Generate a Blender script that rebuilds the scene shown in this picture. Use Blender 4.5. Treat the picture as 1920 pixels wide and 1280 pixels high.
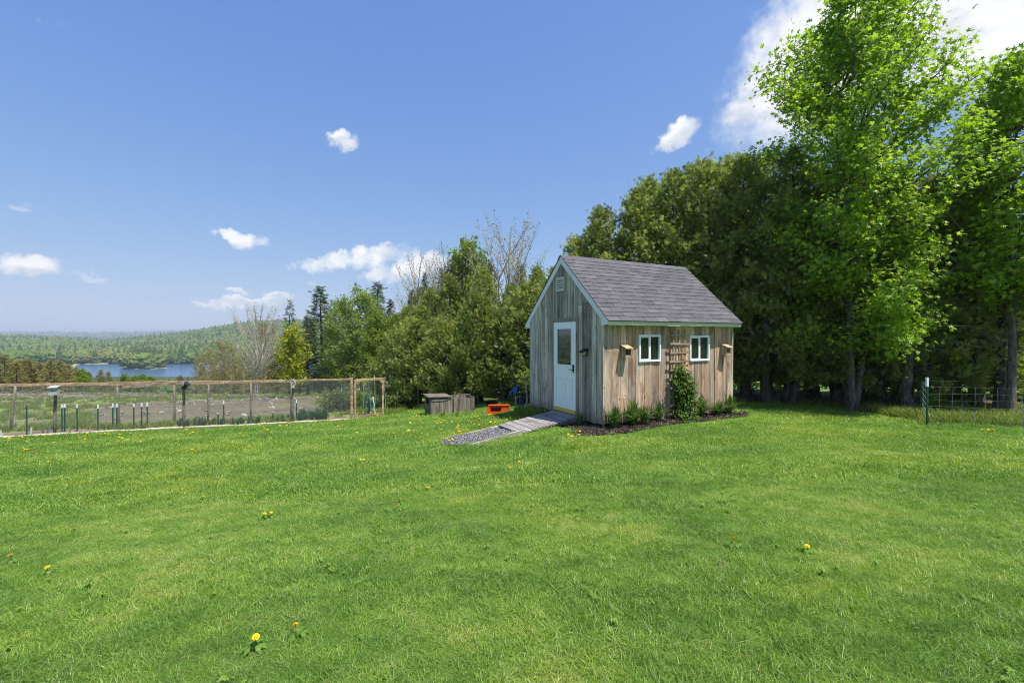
import bpy, math, random
import numpy as np
from mathutils import Vector, Matrix, Quaternion

for o in list(bpy.data.objects): bpy.data.objects.remove(o)
scene = bpy.context.scene
COL = scene.collection
R = math.radians
EYE = 1.65                      # eye height above the grass under the camera
F = 847.0                       # focal length in pixels of the 1920 px wide photograph
HOR = 632.0                     # row of the true horizon

# ------------------------------------------------------------------ camera
cam_d = bpy.data.cameras.new('camera'); cam = bpy.data.objects.new('camera', cam_d); COL.objects.link(cam)
cam_d.sensor_width = 36; cam_d.lens = F / 1920 * 36
cam_d.clip_start = 0.05; cam_d.clip_end = 40000
cam.location = (0, 0, EYE)
cam.rotation_euler = (R(90) - math.atan((640 - HOR) / F), 0, 0)
scene.camera = cam

# ------------------------------------------------------------------ light
SUN_EL = R(66.5); SUN_H = Vector((0.837, -0.547))
SUN_DIR = Vector((SUN_H.x * math.cos(SUN_EL), SUN_H.y * math.cos(SUN_EL), math.sin(SUN_EL))).normalized()
SUN_STRENGTH = 5.0
SKY_STRENGTH = 0.14
EXPOSURE = 0.60
sd = bpy.data.lights.new('sun', 'SUN'); sd.energy = SUN_STRENGTH; sd.angle = R(0.53); sd.color = (1.0, 0.955, 0.88)
so = bpy.data.objects.new('sun', sd); COL.objects.link(so); so.rotation_euler = SUN_DIR.to_track_quat('Z', 'Y').to_euler()
so.location = (0, 0, 60)
scene.view_settings.view_transform = 'Standard'; scene.view_settings.look = 'None'
scene.view_settings.gamma = 1.0; scene.view_settings.use_curve_mapping = False
scene.view_settings.exposure = EXPOSURE
scene.cycles.filter_width = 1.0; scene.cycles.max_bounces = 10; scene.cycles.diffuse_bounces = 7; scene.cycles.transmission_bounces = 8; scene.cycles.transparent_max_bounces = 8
scene.cycles.volume_bounces = 0
try: scene.cycles.use_denoising = True; scene.cycles.denoising_prefilter = 'NONE'
except Exception: pass


def nd(nt, typ, ins=None, **props):
    n = nt.nodes.new(typ)
    for k, v in props.items(): setattr(n, k, v)
    for k, v in (ins or {}).items():
        s = n.inputs[k]
        if isinstance(v, bpy.types.NodeSocket): nt.links.new(v, s)
        else: s.default_value = v
    return n


def math_(nt, op, a, b=0.0, c=None, clamp=False):
    ins = {0: a, 1: b}
    if c is not None: ins[2] = c
    return nd(nt, 'ShaderNodeMath', ins, operation=op, use_clamp=clamp).outputs[0]


def vmath(nt, op, a, b=None, out=0):
    ins = {0: a}
    if b is not None: ins[1] = b
    return nd(nt, 'ShaderNodeVectorMath', ins, operation=op).outputs[out]


def maprange(nt, v, a, b, c=0.0, d=1.0, smooth=True):
    return nd(nt, 'ShaderNodeMapRange', {0: v, 1: a, 2: b, 3: c, 4: d}, interpolation_type='SMOOTHSTEP' if smooth else 'LINEAR', clamp=True).outputs[0]


def ramp(nt, fac, stops, interp='LINEAR'):
    n = nd(nt, 'ShaderNodeValToRGB', {0: fac}); cr = n.color_ramp; cr.interpolation = interp
    while len(cr.elements) < len(stops): cr.elements.new(0.5)
    for e, (p, c) in zip(cr.elements, stops): e.position = p; e.color = (*c, 1)
    return n.outputs[0]


def mixc(nt, f, a, b, mode='MIX'):
    n = nd(nt, 'ShaderNodeMix', data_type='RGBA', blend_type=mode)
    for k, v in ((0, f), (6, a), (7, b)):
        s = n.inputs[k]
        if isinstance(v, bpy.types.NodeSocket): nt.links.new(v, s)
        else: s.default_value = v if k == 0 else ((*v, 1) if len(v) == 3 else v)
    return n.outputs[2]


# ------------------------------------------------------------------ sky: one Nishita sky with a fair-weather cumulus field
def build_world():
    w = bpy.data.worlds.new('World'); scene.world = w; w.use_nodes = True
    nt = w.node_tree; nt.nodes.clear()
    out = nd(nt, 'ShaderNodeOutputWorld'); bg = nd(nt, 'ShaderNodeBackground')
    bg.inputs[1].default_value = SKY_STRENGTH
    sky = nd(nt, 'ShaderNodeTexSky', sky_type='NISHITA', sun_disc=False, sun_elevation=SUN_EL,
             sun_rotation=math.atan2(SUN_H.x, SUN_H.y), altitude=300, air_density=1.0, dust_density=0.15, ozone_density=2.2)
    tc = nd(nt, 'ShaderNodeTexCoord').outputs['Generated']
    dirn = vmath(nt, 'NORMALIZE', tc)
    # the same film-like shoulder on every part of the sky: a deep blue zenith, a pale but unclipped horizon
    gain = [g * 1.231 / 2 ** EXPOSURE for g in (1.024, 1.45, 4.40)]; knee = [SKY_STRENGTH * k for k in (1.109, 1.731, 5.42)]
    s_ = sky.outputs[0]
    base = vmath(nt, 'DIVIDE', vmath(nt, 'MULTIPLY', s_, tuple(gain)), vmath(nt, 'ADD', vmath(nt, 'MULTIPLY', s_, tuple(knee)), (1, 1, 1)))
    n1 = nd(nt, 'ShaderNodeTexNoise', {'Vector': dirn, 'Scale': 9.0, 'Detail': 9.0, 'Roughness': 0.6})
    n2 = nd(nt, 'ShaderNodeTexNoise', {'Vector': dirn, 'Scale': 34.0, 'Detail': 6.0, 'Roughness': 0.55})
    warp = vmath(nt, 'ADD', dirn, nd(nt, 'ShaderNodeVectorMath', {0: vmath(nt, 'SUBTRACT', n2.outputs['Color'], (0.5, 0.5, 0.5)), 3: 0.05}, operation='SCALE').outputs[0])
    nz = math_(nt, 'ADD', math_(nt, 'MULTIPLY', n1.outputs[0], 0.75), math_(nt, 'MULTIPLY', n2.outputs[0], 0.55))   # about 0.65
    # centre (photograph px, row), half sizes px, tilt deg, edge noise, opacity
    clouds = [(645, 268, 38, 22, 5, 1.5, .95), (450, 448, 38, 19, -8, 1.4, .97), (488, 456, 26, 9, 0, 1.5, .5),
              (52, 496, 62, 25, 0, 1.0, 1.0), (640, 492, 98, 22, 8, 1.5, .9), (725, 480, 84, 30, 8, 1.2, 1.0), (768, 502, 88, 32, 10, 1.2, 1.0), (720, 520, 60, 18, 0, 1.4, .75),
              (1268, 255, 52, 26, 28, 1.5, .98), (1640, 75, 390, 175, 24, .4, 1.0), (1880, 40, 260, 170, 15, .4, 1.0), (1450, 165, 125, 85, 40, .6, 1.0), (1520, 85, 190, 135, 30, .35, 1.0), (1620, 30, 220, 130, 20, .3, 1.0),
              (470, 566, 95, 14, 6, 1.8, .8), (528, 553, 36, 10, 0, 1.8, .85), (385, 565, 40, 9, 0, 1.8, .6), (445, 545, 22, 8, 0, 1.6, .6),
              (590, 535, 20, 7, 0, 1.6, .3), (125, 65, 34, 40, 40, 2.4, .13), (25, 384, 45, 12, 0, 1.9, .3), (175, 521, 30, 9, 0, 1.8, .3),
              (-420, 330, 160, 60, 8, 1.2, .9), (-150, 560, 130, 30, 0, 1.3, .8), (2350, 420, 220, 80, -6, 1.1, .9), (960, -700, 260, 120, 20, 1.1, .9)]
    dens = sumd = sumv = None
    for (px, py, rx, ry, tilt, amp, op) in clouds:
        c = Vector(((px - 960) / F, 1, (HOR - py) / F)); k = F * c.length
        c.normalize(); rt = c.cross(Vector((0, 0, 1))).normalized(); up = rt.cross(c)
        a = R(tilt); t1 = rt * math.cos(a) + up * math.sin(a); t2 = -rt * math.sin(a) + up * math.cos(a)
        fw = math_(nt, 'MAXIMUM', vmath(nt, 'DOT_PRODUCT', warp, c, 1), 0.05)
        u = math_(nt, 'DIVIDE', vmath(nt, 'DOT_PRODUCT', warp, t1 * (k / rx), 1), fw)
        v = math_(nt, 'DIVIDE', vmath(nt, 'DOT_PRODUCT', warp, t2 * (k / ry), 1), fw)
        r2 = math_(nt, 'ADD', math_(nt, 'MULTIPLY', u, u), math_(nt, 'MULTIPLY', v, v))
        d = math_(nt, 'ADD', math_(nt, 'SUBTRACT', 0.75, r2), math_(nt, 'MULTIPLY', math_(nt, 'SUBTRACT', nz, 0.65), amp * 1.9))
        d = maprange(nt, d, -0.03, 0.72, 0.0, op)
        dens = d if dens is None else math_(nt, 'MAXIMUM', dens, d)
        dv = math_(nt, 'MULTIPLY', d, v)
        sumd = d if sumd is None else math_(nt, 'ADD', sumd, d); sumv = dv if sumv is None else math_(nt, 'ADD', sumv, dv)
    # cloud shading put into the colour: greyer undersides by height, plus low frequency noise
    n3 = nd(nt, 'ShaderNodeTexNoise', {'Vector': vmath(nt, 'MULTIPLY', dirn, (14, 14, 34)), 'Scale': 1.0, 'Detail': 4.0})
    hgt = math_(nt, 'DIVIDE', sumv, math_(nt, 'MAXIMUM', sumd, .02))
    cc = ramp(nt, math_(nt, 'ADD', math_(nt, 'MULTIPLY', hgt, .22), n3.outputs[0]), [(0.30, (3.35, 3.6, 4.05)), (0.50, (4.75, 4.8, 4.9))])
    col = mixc(nt, dens, base, cc)
    nt.links.new(col, bg.inputs[0]); nt.links.new(bg.outputs[0], out.inputs[0])
    w.cycles.sampling_method = 'MANUAL'; w.cycles.sample_map_resolution = 512


build_world()

# ------------------------------------------------------------------ mesh helpers
def mesh_np(name, V, faces, mats, tint=None, mat_idx=None, smooth=False):
    """faces: an (m,k) int array or a list of such arrays."""
    if not isinstance(faces, list): faces = [faces]
    V = np.asarray(V, dtype=np.float32)
    me = bpy.data.meshes.new(name)
    me.vertices.add(len(V)); me.vertices.foreach_set('co', V.ravel())
    nf = sum(len(f) for f in faces); nl = sum(f.size for f in faces)
    me.loops.add(nl); me.polygons.add(nf)
    me.loops.foreach_set('vertex_index', np.concatenate([np.asarray(f).ravel() for f in faces]).astype(np.int32))
    tot = np.concatenate([np.full(len(f), f.shape[1]) for f in faces])
    me.polygons.foreach_set('loop_start', np.concatenate([[0], np.cumsum(tot)[:-1]]).astype(np.int32))
    if mat_idx is not None: me.polygons.foreach_set('material_index', np.asarray(mat_idx, dtype=np.int32))
    if smooth: me.polygons.foreach_set('use_smooth', np.ones(nf, dtype=bool))
    if tint is not None:
        at = me.attributes.new('tint', 'FLOAT', 'POINT'); at.data.foreach_set('value', np.asarray(tint, dtype=np.float32))
    for m in (mats if isinstance(mats, (list, tuple)) else [mats]): me.materials.append(m)
    me.update(calc_edges=True); me.validate()
    return me


class MB:
    """collects simple solids into one mesh"""
    def __init__(s): s.v = []; s.f = []
    def add(s, verts, faces):
        n = len(s.v); s.v += [tuple(v) for v in verts]; s.f += [tuple(i + n for i in f) for f in faces]; return s
    def box(s, a, b, M=None):
        (x0, y0, z0), (x1, y1, z1) = a, b
        vs = [Vector(p) for p in ((x0, y0, z0), (x1, y0, z0), (x1, y1, z0), (x0, y1, z0), (x0, y0, z1), (x1, y0, z1), (x1, y1, z1), (x0, y1, z1))]
        if M is not None: vs = [M @ v for v in vs]
        return s.add(vs, [(0, 3, 2, 1), (4, 5, 6, 7), (0, 1, 5, 4), (1, 2, 6, 5), (2, 3, 7, 6), (3, 0, 4, 7)])
    def prism(s, poly, h0, h1, fn):
        """poly: list of 2D points, fn(p, h) -> 3D point"""
        n = len(poly)
        vs = [fn(p, h0) for p in poly] + [fn(p, h1) for p in poly]
        return s.add(vs, [tuple(range(n))[::-1], tuple(range(n, 2 * n))] + [(i, (i + 1) % n, (i + 1) % n + n, i + n) for i in range(n)])
    def tube(s, pts, rads, sides=6, caps=True):
        pts = [Vector(p) for p in pts]
        if not isinstance(rads, (list, tuple)): rads = [rads] * len(pts)
        n0 = len(s.v); prev = None
        for i, p in enumerate(pts):
            t = (pts[min(i + 1, len(pts) - 1)] - pts[max(i - 1, 0)]).normalized()
            if prev is None:
                a = t.cross(Vector((0, 0, 1)));
                if a.length < 1e-3: a = Vector((1, 0, 0))
                a.normalize()
            else:
                a = (prev - t * prev.dot(t)).normalized()
            prev = a; b = t.cross(a)
            for k in range(sides):
                an = 2 * math.pi * k / sides
                s.v.append(tuple(p + (a * math.cos(an) + b * math.sin(an)) * rads[i]))
        for i in range(len(pts) - 1):
            for k in range(sides):
                k2 = (k + 1) % sides
                s.f.append((n0 + i * sides + k, n0 + i * sides + k2, n0 + (i + 1) * sides + k2, n0 + (i + 1) * sides + k))
        if caps:
            s.f.append(tuple(n0 + k for k in range(sides))[::-1]); s.f.append(tuple(n0 + (len(pts) - 1) * sides + k for k in range(sides)))
        return s
    def mesh(s, name, mat):
        me = bpy.data.meshes.new(name); me.from_pydata(s.v, [], s.f); me.update()
        for m in (mat if isinstance(mat, (list, tuple)) else [mat]): me.materials.append(m)
        return me
    def build(s, name, mat, parent=None, smooth=False, bevel=0.0):
        me = s.mesh(name, mat)
        import bmesh
        bm = bmesh.new(); bm.from_mesh(me); bmesh.ops.recalc_face_normals(bm, faces=bm.faces)
        if bevel > 0:
            es = [e for e in bm.edges if len(e.link_faces) == 2 and e.calc_face_angle(0) > 0.6]
            bmesh.ops.bevel(bm, geom=es, offset=bevel, segments=1, affect='EDGES')
        bm.to_mesh(me); bm.free()
        if smooth:
            for p in me.polygons: p.use_smooth = True
        return link(name, me, parent)


def link(name, me, parent=None):
    o = bpy.data.objects.new(name, me); COL.objects.link(o)
    if parent is not None: o.parent = parent
    return o


def tag(o, label=None, cat=None, group=None, kind=None):
    if label: o['label'] = label
    if cat: o['category'] = cat
    if group: o['group'] = group
    if kind: o['kind'] = kind
    return o


def empty(name, loc, rz, label, cat, group=None):
    o = bpy.data.objects.new(name, None); COL.objects.link(o); o.empty_display_size = 0.2
    o.location = loc; o.rotation_euler = (0, 0, rz)
    return tag(o, label, cat, group)


def dup(root, loc=None, rz=None, label=None, scale=None, group=None):
    def cp(o, parent):
        c = o.copy(); COL.objects.link(c); c.parent = parent
        for ch in list(o.children): cp(ch, c)
        return c
    c = cp(root, None)
    if loc is not None: c.location = loc
    if rz is not None: c.rotation_euler = (0, 0, rz)
    if scale is not None: c.scale = scale if hasattr(scale, '__len__') else (scale,) * 3
    if label: c['label'] = label
    if group: c['group'] = group
    return c


# ------------------------------------------------------------------ terrain heights
CTRL = [(0, 0, -1.65), (-3, 1, -1.72), (3, 1, -1.62), (0, 4, -1.74), (-4, 4, -1.95), (4, 4, -1.70), (8, 3, -1.68), (1.86, 9.23, -1.85), (5.4, 11.04, -1.87),
        (1.9, 8.4, -1.87), (0.48, 11.93, -2.02), (5.1, 9.9, -1.86), (9.2, 10, -1.95), (12, 9, -1.95), (8, 13, -1.98), (12, 13, -2.0), (15, 12, -2.0), (4, 15.5, -2.1), (-0.9, 8.9, -2.12), (-1.6, 9.6, -2.2),
        (-14, 12.7, -2.82), (-9.8, 14.1, -2.86), (-5.7, 16.2, -2.96), (-8, 7, -2.35), (-20, 10.5, -2.8), (-3, 15.6, -2.72), (-.3, 15.3, -2.5), (0, 18, -2.6), (-4.5, 20, -3.1),
        (-12, 17, -3.2), (-20, 22, -3.6), (-12, 28, -3.75), (-25, 34, -4.6), (-14, 40, -5.0), (-35, 50, -6.3), (-20, 50, -6.2), (-60, 52, -6.5), (-50, 80, -11), (-80, 80, -11.5), (-25, 80, -9.5),
        (20, 25, -2.2), (30, 10, -2.1), (40, 45, -2.5), (0, 40, -3.2), (10, 70, -3.5), (70, 60, -3), (70, -20, -2), (-60, 10, -4), (-40, -30, -2.5), (0, -60, -1.7), (50, -60, -1.7), (-90, -20, -5), (0, -15, -1.6), (-15, -8, -2.1), (15, -8, -1.6)]
_cp = np.array(CTRL, float)
def _kern(r2): return 0.5 * r2 * np.log(r2 + 1e-9)
def _tps():
    n = len(_cp); X = _cp[:, :2] / 10
    K = _kern(((X[:, None] - X[None]) ** 2).sum(-1)) + np.eye(n) * 0.002
    Pm = np.hstack([np.ones((n, 1)), X]); A = np.zeros((n + 3, n + 3))
    A[:n, :n] = K; A[:n, n:] = Pm; A[n:, :n] = Pm.T
    return np.linalg.solve(A, np.concatenate([_cp[:, 2], np.zeros(3)]))
_tw = _tps()
def sstep(a, b, x): t = np.clip((x - a) / (b - a), 0, 1); return t * t * (3 - 2 * t)
LAKE_Z = -40.0
def H(x, y):
    """height of the ground, world metres"""
    x = np.asarray(x, float); y = np.asarray(y, float); sh = x.shape; x = x.ravel(); y = y.ravel()
    d = np.hypot(x, y)
    xc, yc = x.copy(), y.copy(); s = np.minimum(1, 95 / np.maximum(d, 1e-6)); xc *= s; yc *= s
    q = np.stack([xc, yc], 1) / 10
    near = np.zeros(len(x))
    for i in range(0, len(x), 20000):
        qq = q[i:i + 20000]
        near[i:i + 20000] = _kern(((qq[:, None] - _cp[None, :, :2] / 10) ** 2).sum(-1)) @ _tw[:len(_cp)] + _tw[-3] + qq @ _tw[-2:]
    th = np.degrees(np.arctan2(x, y)); a = np.tan(np.radians(np.clip(th, -62, 40)))
    yd = np.where(th > -62, np.maximum(y, d * 0.45), d * 0.5)
    # the valley to the left
    val = np.interp(yd, [40, 60, 80, 130, 200, 300, 420, 460], [-5.2, -7.5, -11, -19, -28, -35, -39, -39])
    ridge = np.interp(a, [-1.9, -1.4, -1.13, -1.0, -.9, -.83, -.75, -.66, -.58, -.4, -.2], [-10, -4, -6, -13, -24, -12, -1, 22, 44, 50, 40])
    far = np.where(yd < 1700, -37 + (ridge + 37) * sstep(690, 1700, yd), np.interp(yd, [1700, 2600], [0, 1])); far = np.where(yd < 1700, far, ridge + (-70 - ridge) * far)
    dist = np.interp(yd, [2600, 6000, 9000], [-70, 36, 20]) + (9 * np.sin(a * 9 + 1) + 5 * np.sin(a * 23)) * sstep(3500, 6000, yd)
    far = np.where(yd > 2600, dist, far)
    lake = sstep(445, 470, yd) * (1 - sstep(650, 690, yd)) * sstep(-.985, -.945, a)
    far = np.where(yd > 460, far, val)
    far = far * (1 - lake) + (-44.5) * lake
    # wooded point reaching into the lake
    px_, py_ = -474.0, 582.0
    e = ((x - px_) / 40) ** 2 + ((y - py_) / 26) ** 2
    far = np.where(lake > 0, np.maximum(far, -44.5 + 6.5 * np.exp(-e * 0.8)), far)
    e2 = ((x + 415) / 45) ** 2 + ((y - 628) / 14) ** 2
    far = np.where(lake > 0, np.maximum(far, -44.5 + 5.2 * np.exp(-e2)), far)
    plateau = np.interp(d, [60, 300, 1000, 2500, 6000, 9000], [-2.6, -4, 0, 12, 25, 15])
    wv = sstep(-12, -22, th) * (1 - sstep(-78, -105, th))
    big = plateau * (1 - wv) + far * wv
    t = sstep(55, 95, d)
    z = near * (1 - t) + big * t
    z = z + 0.015 * np.sin(x * 1.3 + 2 * np.sin(y * .7)) * np.sin(y * 1.1 + x * .3) * (1 - t)
    return (z + EYE).reshape(sh)
def h1(x, y): return float(H(np.array([x]), np.array([y]))[0])
def at(px, py, d): return Vector(((px - 960) / F * d, d, EYE - (py - HOR) / F * d))
def xat(px, d): return (px - 960) / F * d
_ds = np.geomspace(1.2, 90, 900)
def ground_px(px, py):
    """where the sight line through a photograph pixel meets the ground"""
    z = EYE - (py - HOR) / F * _ds; hh = H((px - 960) / F * _ds, _ds)
    k = np.argmax(hh >= z)
    return float((px - 960) / F * _ds[k]), float(_ds[k]), float(hh[k])


# ------------------------------------------------------------------ materials
def new_mat(name):
    m = bpy.data.materials.new(name); m.use_nodes = True; nt = m.node_tree; nt.nodes.clear()
    out = nd(nt, 'ShaderNodeOutputMaterial'); return m, nt, out
def principled(nt, out, col, rough=0.7, spec=0.3, bump=None, bump_s=0.3, bump_d=0.01, **kw):
    p = nd(nt, 'ShaderNodeBsdfPrincipled', {'Roughness': rough, 'Specular IOR Level': spec})
    if isinstance(col, bpy.types.NodeSocket): nt.links.new(col, p.inputs['Base Color'])
    else: p.inputs['Base Color'].default_value = (*col, 1)
    for k, v in kw.items(): p.inputs[k.replace('_', ' ')].default_value = v
    if bump is not None:
        b = nd(nt, 'ShaderNodeBump', {'Height': bump, 'Strength': bump_s, 'Distance': bump_d}); nt.links.new(b.outputs[0], p.inputs['Normal'])
    nt.links.new(p.outputs[0], out.inputs[0]); return p
def objpos(nt): return nd(nt, 'ShaderNodeTexCoord').outputs['Object']
def worldpos(nt): return nd(nt, 'ShaderNodeNewGeometry').outputs['Position']
def orand(nt): return nd(nt, 'ShaderNodeObjectInfo').outputs['Random']
def noise(nt, vec, scale, detail=4, rough=0.55, out=0):
    return nd(nt, 'ShaderNodeTexNoise', {'Vector': vec, 'Scale': scale, 'Detail': detail, 'Roughness': rough}).outputs[out]
def painted(name, col, rough=0.45, spec=0.4, wear=0.12, scale=6):
    m, nt, out = new_mat(name); p = objpos(nt)
    n = noise(nt, p, scale, 6); c = mixc(nt, math_(nt, 'MULTIPLY', maprange(nt, n, 0.45, 0.75), wear), col, tuple(k * 0.55 for k in col))
    principled(nt, out, c, rough, spec, noise(nt, p, scale * 12, 3), 0.08, 0.004); return m

def wood(name, cols, axis=2, rough=0.85, knots=True, fine=1.0, amt=1.0):
    """weathered board: colour per board, streaks along the grain, knots, stains"""
    m, nt, out = new_mat(name); p = objpos(nt); r = orand(nt)
    off = nd(nt, 'ShaderNodeCombineXYZ', {0: math_(nt, 'MULTIPLY', r, 37.0), 1: math_(nt, 'MULTIPLY', r, 71.0), 2: math_(nt, 'MULTIPLY', r, 53.0)}).outputs[0]
    q = vmath(nt, 'ADD', p, off)
    sc = [1.0, 1.0, 1.0]; sc[axis] = 0.06
    wob = vmath(nt, 'ADD', q, nd(nt, 'ShaderNodeVectorMath', {0: noise(nt, q, 2.5, 2, .5, 1), 3: 0.05}, operation='SCALE').outputs[0])
    g = vmath(nt, 'MULTIPLY', wob, tuple(sc))
    grain = noise(nt, g, 90 * fine, 5, 0.65); streak = noise(nt, g, 16 * fine, 4, 0.6)
    sc2 = [1.0] * 3; sc2[axis] = 0.35
    stain = noise(nt, vmath(nt, 'MULTIPLY', q, tuple(sc2)), 4.0, 4, 0.6)
    base = ramp(nt, r, [(i / max(1, len(cols) - 1), c) for i, c in enumerate(cols)])
    c = mixc(nt, maprange(nt, streak, 0.35, 0.7), mixc(nt, 1.0, base, tuple(1 - (1 - k) * amt for k in (0.62, 0.60, 0.58)), 'MULTIPLY'), mixc(nt, 1.0, base, tuple(1 + k * amt for k in (.22, .2, .17)), 'MULTIPLY'))
    c = mixc(nt, math_(nt, 'MULTIPLY', maprange(nt, stain, 0.5, 0.72), 0.55), c, mixc(nt, 1.0, c, (0.5, 0.5, 0.52), 'MULTIPLY'))
    c = mixc(nt, math_(nt, 'MULTIPLY', maprange(nt, grain, 0.52, 0.7), 0.5 * amt), c, mixc(nt, 1.0, c, (0.45, 0.44, 0.43), 'MULTIPLY'))
    sc3 = [2.2] * 3; sc3[axis] = .8
    blot = noise(nt, vmath(nt, 'MULTIPLY', vmath(nt, 'ADD', q, (9, 4, 2)), tuple(sc3)), 1.0, 5, .65)
    gl = nd(nt, 'ShaderNodeRGBToBW', {0: c}).outputs[0]; gc = nd(nt, 'ShaderNodeCombineColor', {0: gl, 1: math_(nt, 'MULTIPLY', gl, .97), 2: math_(nt, 'MULTIPLY', gl, .93)}).outputs[0]
    c = mixc(nt, math_(nt, 'MULTIPLY', maprange(nt, blot, .46, .64), .6), c, mixc(nt, 1, gc, (.88, .87, .86), 'MULTIPLY'))
    blot2 = noise(nt, vmath(nt, 'MULTIPLY', vmath(nt, 'ADD', q, (3, 8, 5)), tuple(sc3)), 1.6, 6, .7)
    c = mixc(nt, math_(nt, 'MULTIPLY', maprange(nt, blot2, .53, .64), .75), c, mixc(nt, 1, c, (.46, .43, .41), 'MULTIPLY'))
    c = mixc(nt, math_(nt, 'MULTIPLY', maprange(nt, blot2, .40, .30), .5), c, mixc(nt, 1, c, (1.35, 1.33, 1.3), 'MULTIPLY'))
    if knots:
        sk = [5.0, 5.0, 5.0]; sk[axis] = 2.4
        vo = nd(nt, 'ShaderNodeTexVoronoi', {'Vector': vmath(nt, 'MULTIPLY', q, tuple(sk)), 'Scale': 1.0, 'Randomness': 1.0})
        kd = vo.outputs['Distance']
        c = mixc(nt, math_(nt, 'MULTIPLY', maprange(nt, kd, 0.26, 0.10), 0.35), c, mixc(nt, 1.0, c, (1.5, 1.32, 1.1), 'MULTIPLY'))
        c = mixc(nt, maprange(nt, kd, 0.09, 0.06), c, (0.13, 0.075, 0.04))
        hz = nd(nt, 'ShaderNodeSeparateXYZ', {0: p}).outputs[2]
        c = mixc(nt, math_(nt, 'MULTIPLY', maprange(nt, math_(nt, 'ADD', hz, math_(nt, 'MULTIPLY', math_(nt, 'SUBTRACT', stain, .5), .5)), .30, .02), .45), c, (.17, .14, .105))
    principled(nt, out, c, rough, 0.2, math_(nt, 'ADD', grain, streak), 0.55, 0.004); return m

def bark(name, c0, c1, scale=9, stretch=.25):
    m, nt, out = new_mat(name); p = worldpos(nt); g = vmath(nt, 'MULTIPLY', p, (1, 1, stretch))
    a = noise(nt, g, scale * 2.2, 6, .7); b = noise(nt, p, scale * .35, 3)
    c = mixc(nt, maprange(nt, a, .35, .65), c0, c1); c = mixc(nt, math_(nt, 'MULTIPLY', maprange(nt, b, .5, .7), .5), c, tuple(.6 * k + .4 * j for k, j in zip(c1, (.30, .33, .26))))
    principled(nt, out, c, .9, .15, a, .8, .02); return m

def leaf(name, dark, light, trans=0.35, tcol=None, rough=0.5, spec=0.25, rnd=0.25, big=None):
    m, nt, out = new_mat(name)
    t = nd(nt, 'ShaderNodeAttribute', attribute_name='tint').outputs['Fac']; r = orand(nt)
    f = math_(nt, 'ADD', math_(nt, 'MULTIPLY', t, 1 - rnd), math_(nt, 'MULTIPLY', r, rnd))
    c = ramp(nt, f, [(0.0, dark), (0.5, tuple((a + b) / 2 for a, b in zip(dark, light))), (1.0, light)])
    p = nd(nt, 'ShaderNodeBsdfPrincipled', {'Roughness': rough, 'Specular IOR Level': spec, 'Base Color': c})
    tl = nd(nt, 'ShaderNodeBsdfTranslucent', {'Color': mixc(nt, 1.0, c, tcol or (1.5, 1.5, .6), 'MULTIPLY')})
    mx = nd(nt, 'ShaderNodeMixShader', {0: trans, 1: p.outputs[0], 2: tl.outputs[0]}); nt.links.new(mx.outputs[0], out.inputs[0]); return m

M = {}
M['board_grey'] = wood('grey_boards', [(.31, .28, .24), (.60, .55, .48), (.22, .205, .185), (.50, .46, .40), (.68, .64, .58), (.33, .29, .235), (.57, .51, .42), (.25, .235, .22), (.62, .58, .53), (.39, .35, .285), (.46, .43, .39)], amt=1.0)
M['board_tan'] = wood('tan_boards', [(0.449, 0.295, 0.191), (0.740, 0.537, 0.371), (0.356, 0.260, 0.196), (0.713, 0.437, 0.270), (0.740, 0.625, 0.477), (0.396, 0.277, 0.201), (0.740, 0.507, 0.345), (0.528, 0.366, 0.260), (0.740, 0.602, 0.424), (0.409, 0.301, 0.228), (0.660, 0.425, 0.276), (0.581, 0.437, 0.334)], amt=.9)
M['core'] = painted('dark_sheathing', (.03, .027, .024), .9, .1)
M['skirt'] = painted('skirt_block', (.22, .21, .20), .9, .1, .5)
M['trim_grasslit'] = painted('trim_paint_grasslit', (.58, .62, .45), .5, .3, .2)  # eave trim paint, green bounce light from the grass put into its colour
M['trim_shaded'] = painted('trim_paint_shaded', (.72, .71, .75), .5, .3, .15)  # same trim paint, cool tone of the shaded gable put into its colour
M['white'] = painted('white_vinyl', (.80, .81, .82), .35, .4, .05)
M['doorwhite'] = painted('white_door_paint', (.80, .83, .84), .4, .4, .06)
M['cream'] = painted('cream_vent', (.62, .63, .55), .5, .3, .1)
M['yellow'] = painted('yellow_sweep', (.66, .45, .07), .5, .3, .3, 20)
M['black'] = painted('black_metal', (.012, .012, .013), .4, .5, .0)
M['ramp'] = wood('ramp_boards', [(.30, .275, .265), (.36, .33, .315), (.27, .25, .245), (.33, .305, .29)], axis=1, knots=False)
M['edging'] = wood('edging_board', [(.50, .46, .40), (.44, .40, .34)], axis=0, knots=False)
M['cedarboard'] = wood('fresh_cedar', [(.50, .345, .205), (.42, .295, .185), (.56, .40, .25), (.47, .32, .19)], axis=0, knots=True)
M['nestbox'] = wood('nest_box_pine', [(.55, .40, .25), (.50, .36, .22)], axis=2, knots=False)
M['nestin'] = painted('nest_box_inside', (.42, .19, .06), .8, .1)
M['lath'] = wood('trellis_lath', [(.40, .33, .25), (.46, .38, .30), (.34, .28, .21)], axis=0, knots=False)
M['lathw'] = wood('trellis_upright', [(.50, .28, .12), (.42, .26, .14), (.38, .27, .17)], axis=2, knots=False)
M['bin'] = wood('compost_boards', [(.22, .19, .155), (.28, .245, .20), (.18, .155, .13), (.25, .215, .18)], axis=2, knots=False)
M['stick'] = bark('rustic_pole', (.12, .095, .07), (.33, .29, .24), 16, .5)
M['logedge'] = bark('peeled_log', (.40, .34, .27), (.62, .55, .46), 10, 1)
M['green_steel'] = painted('green_steel', (.012, .075, .045), .5, .4, .2)
M['white_tip'] = painted('white_post_tip', (.78, .80, .82), .5, .3, .1)
M['wire'] = painted('galvanised_wire', (.42, .43, .42), .4, .5, .2)
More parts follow.
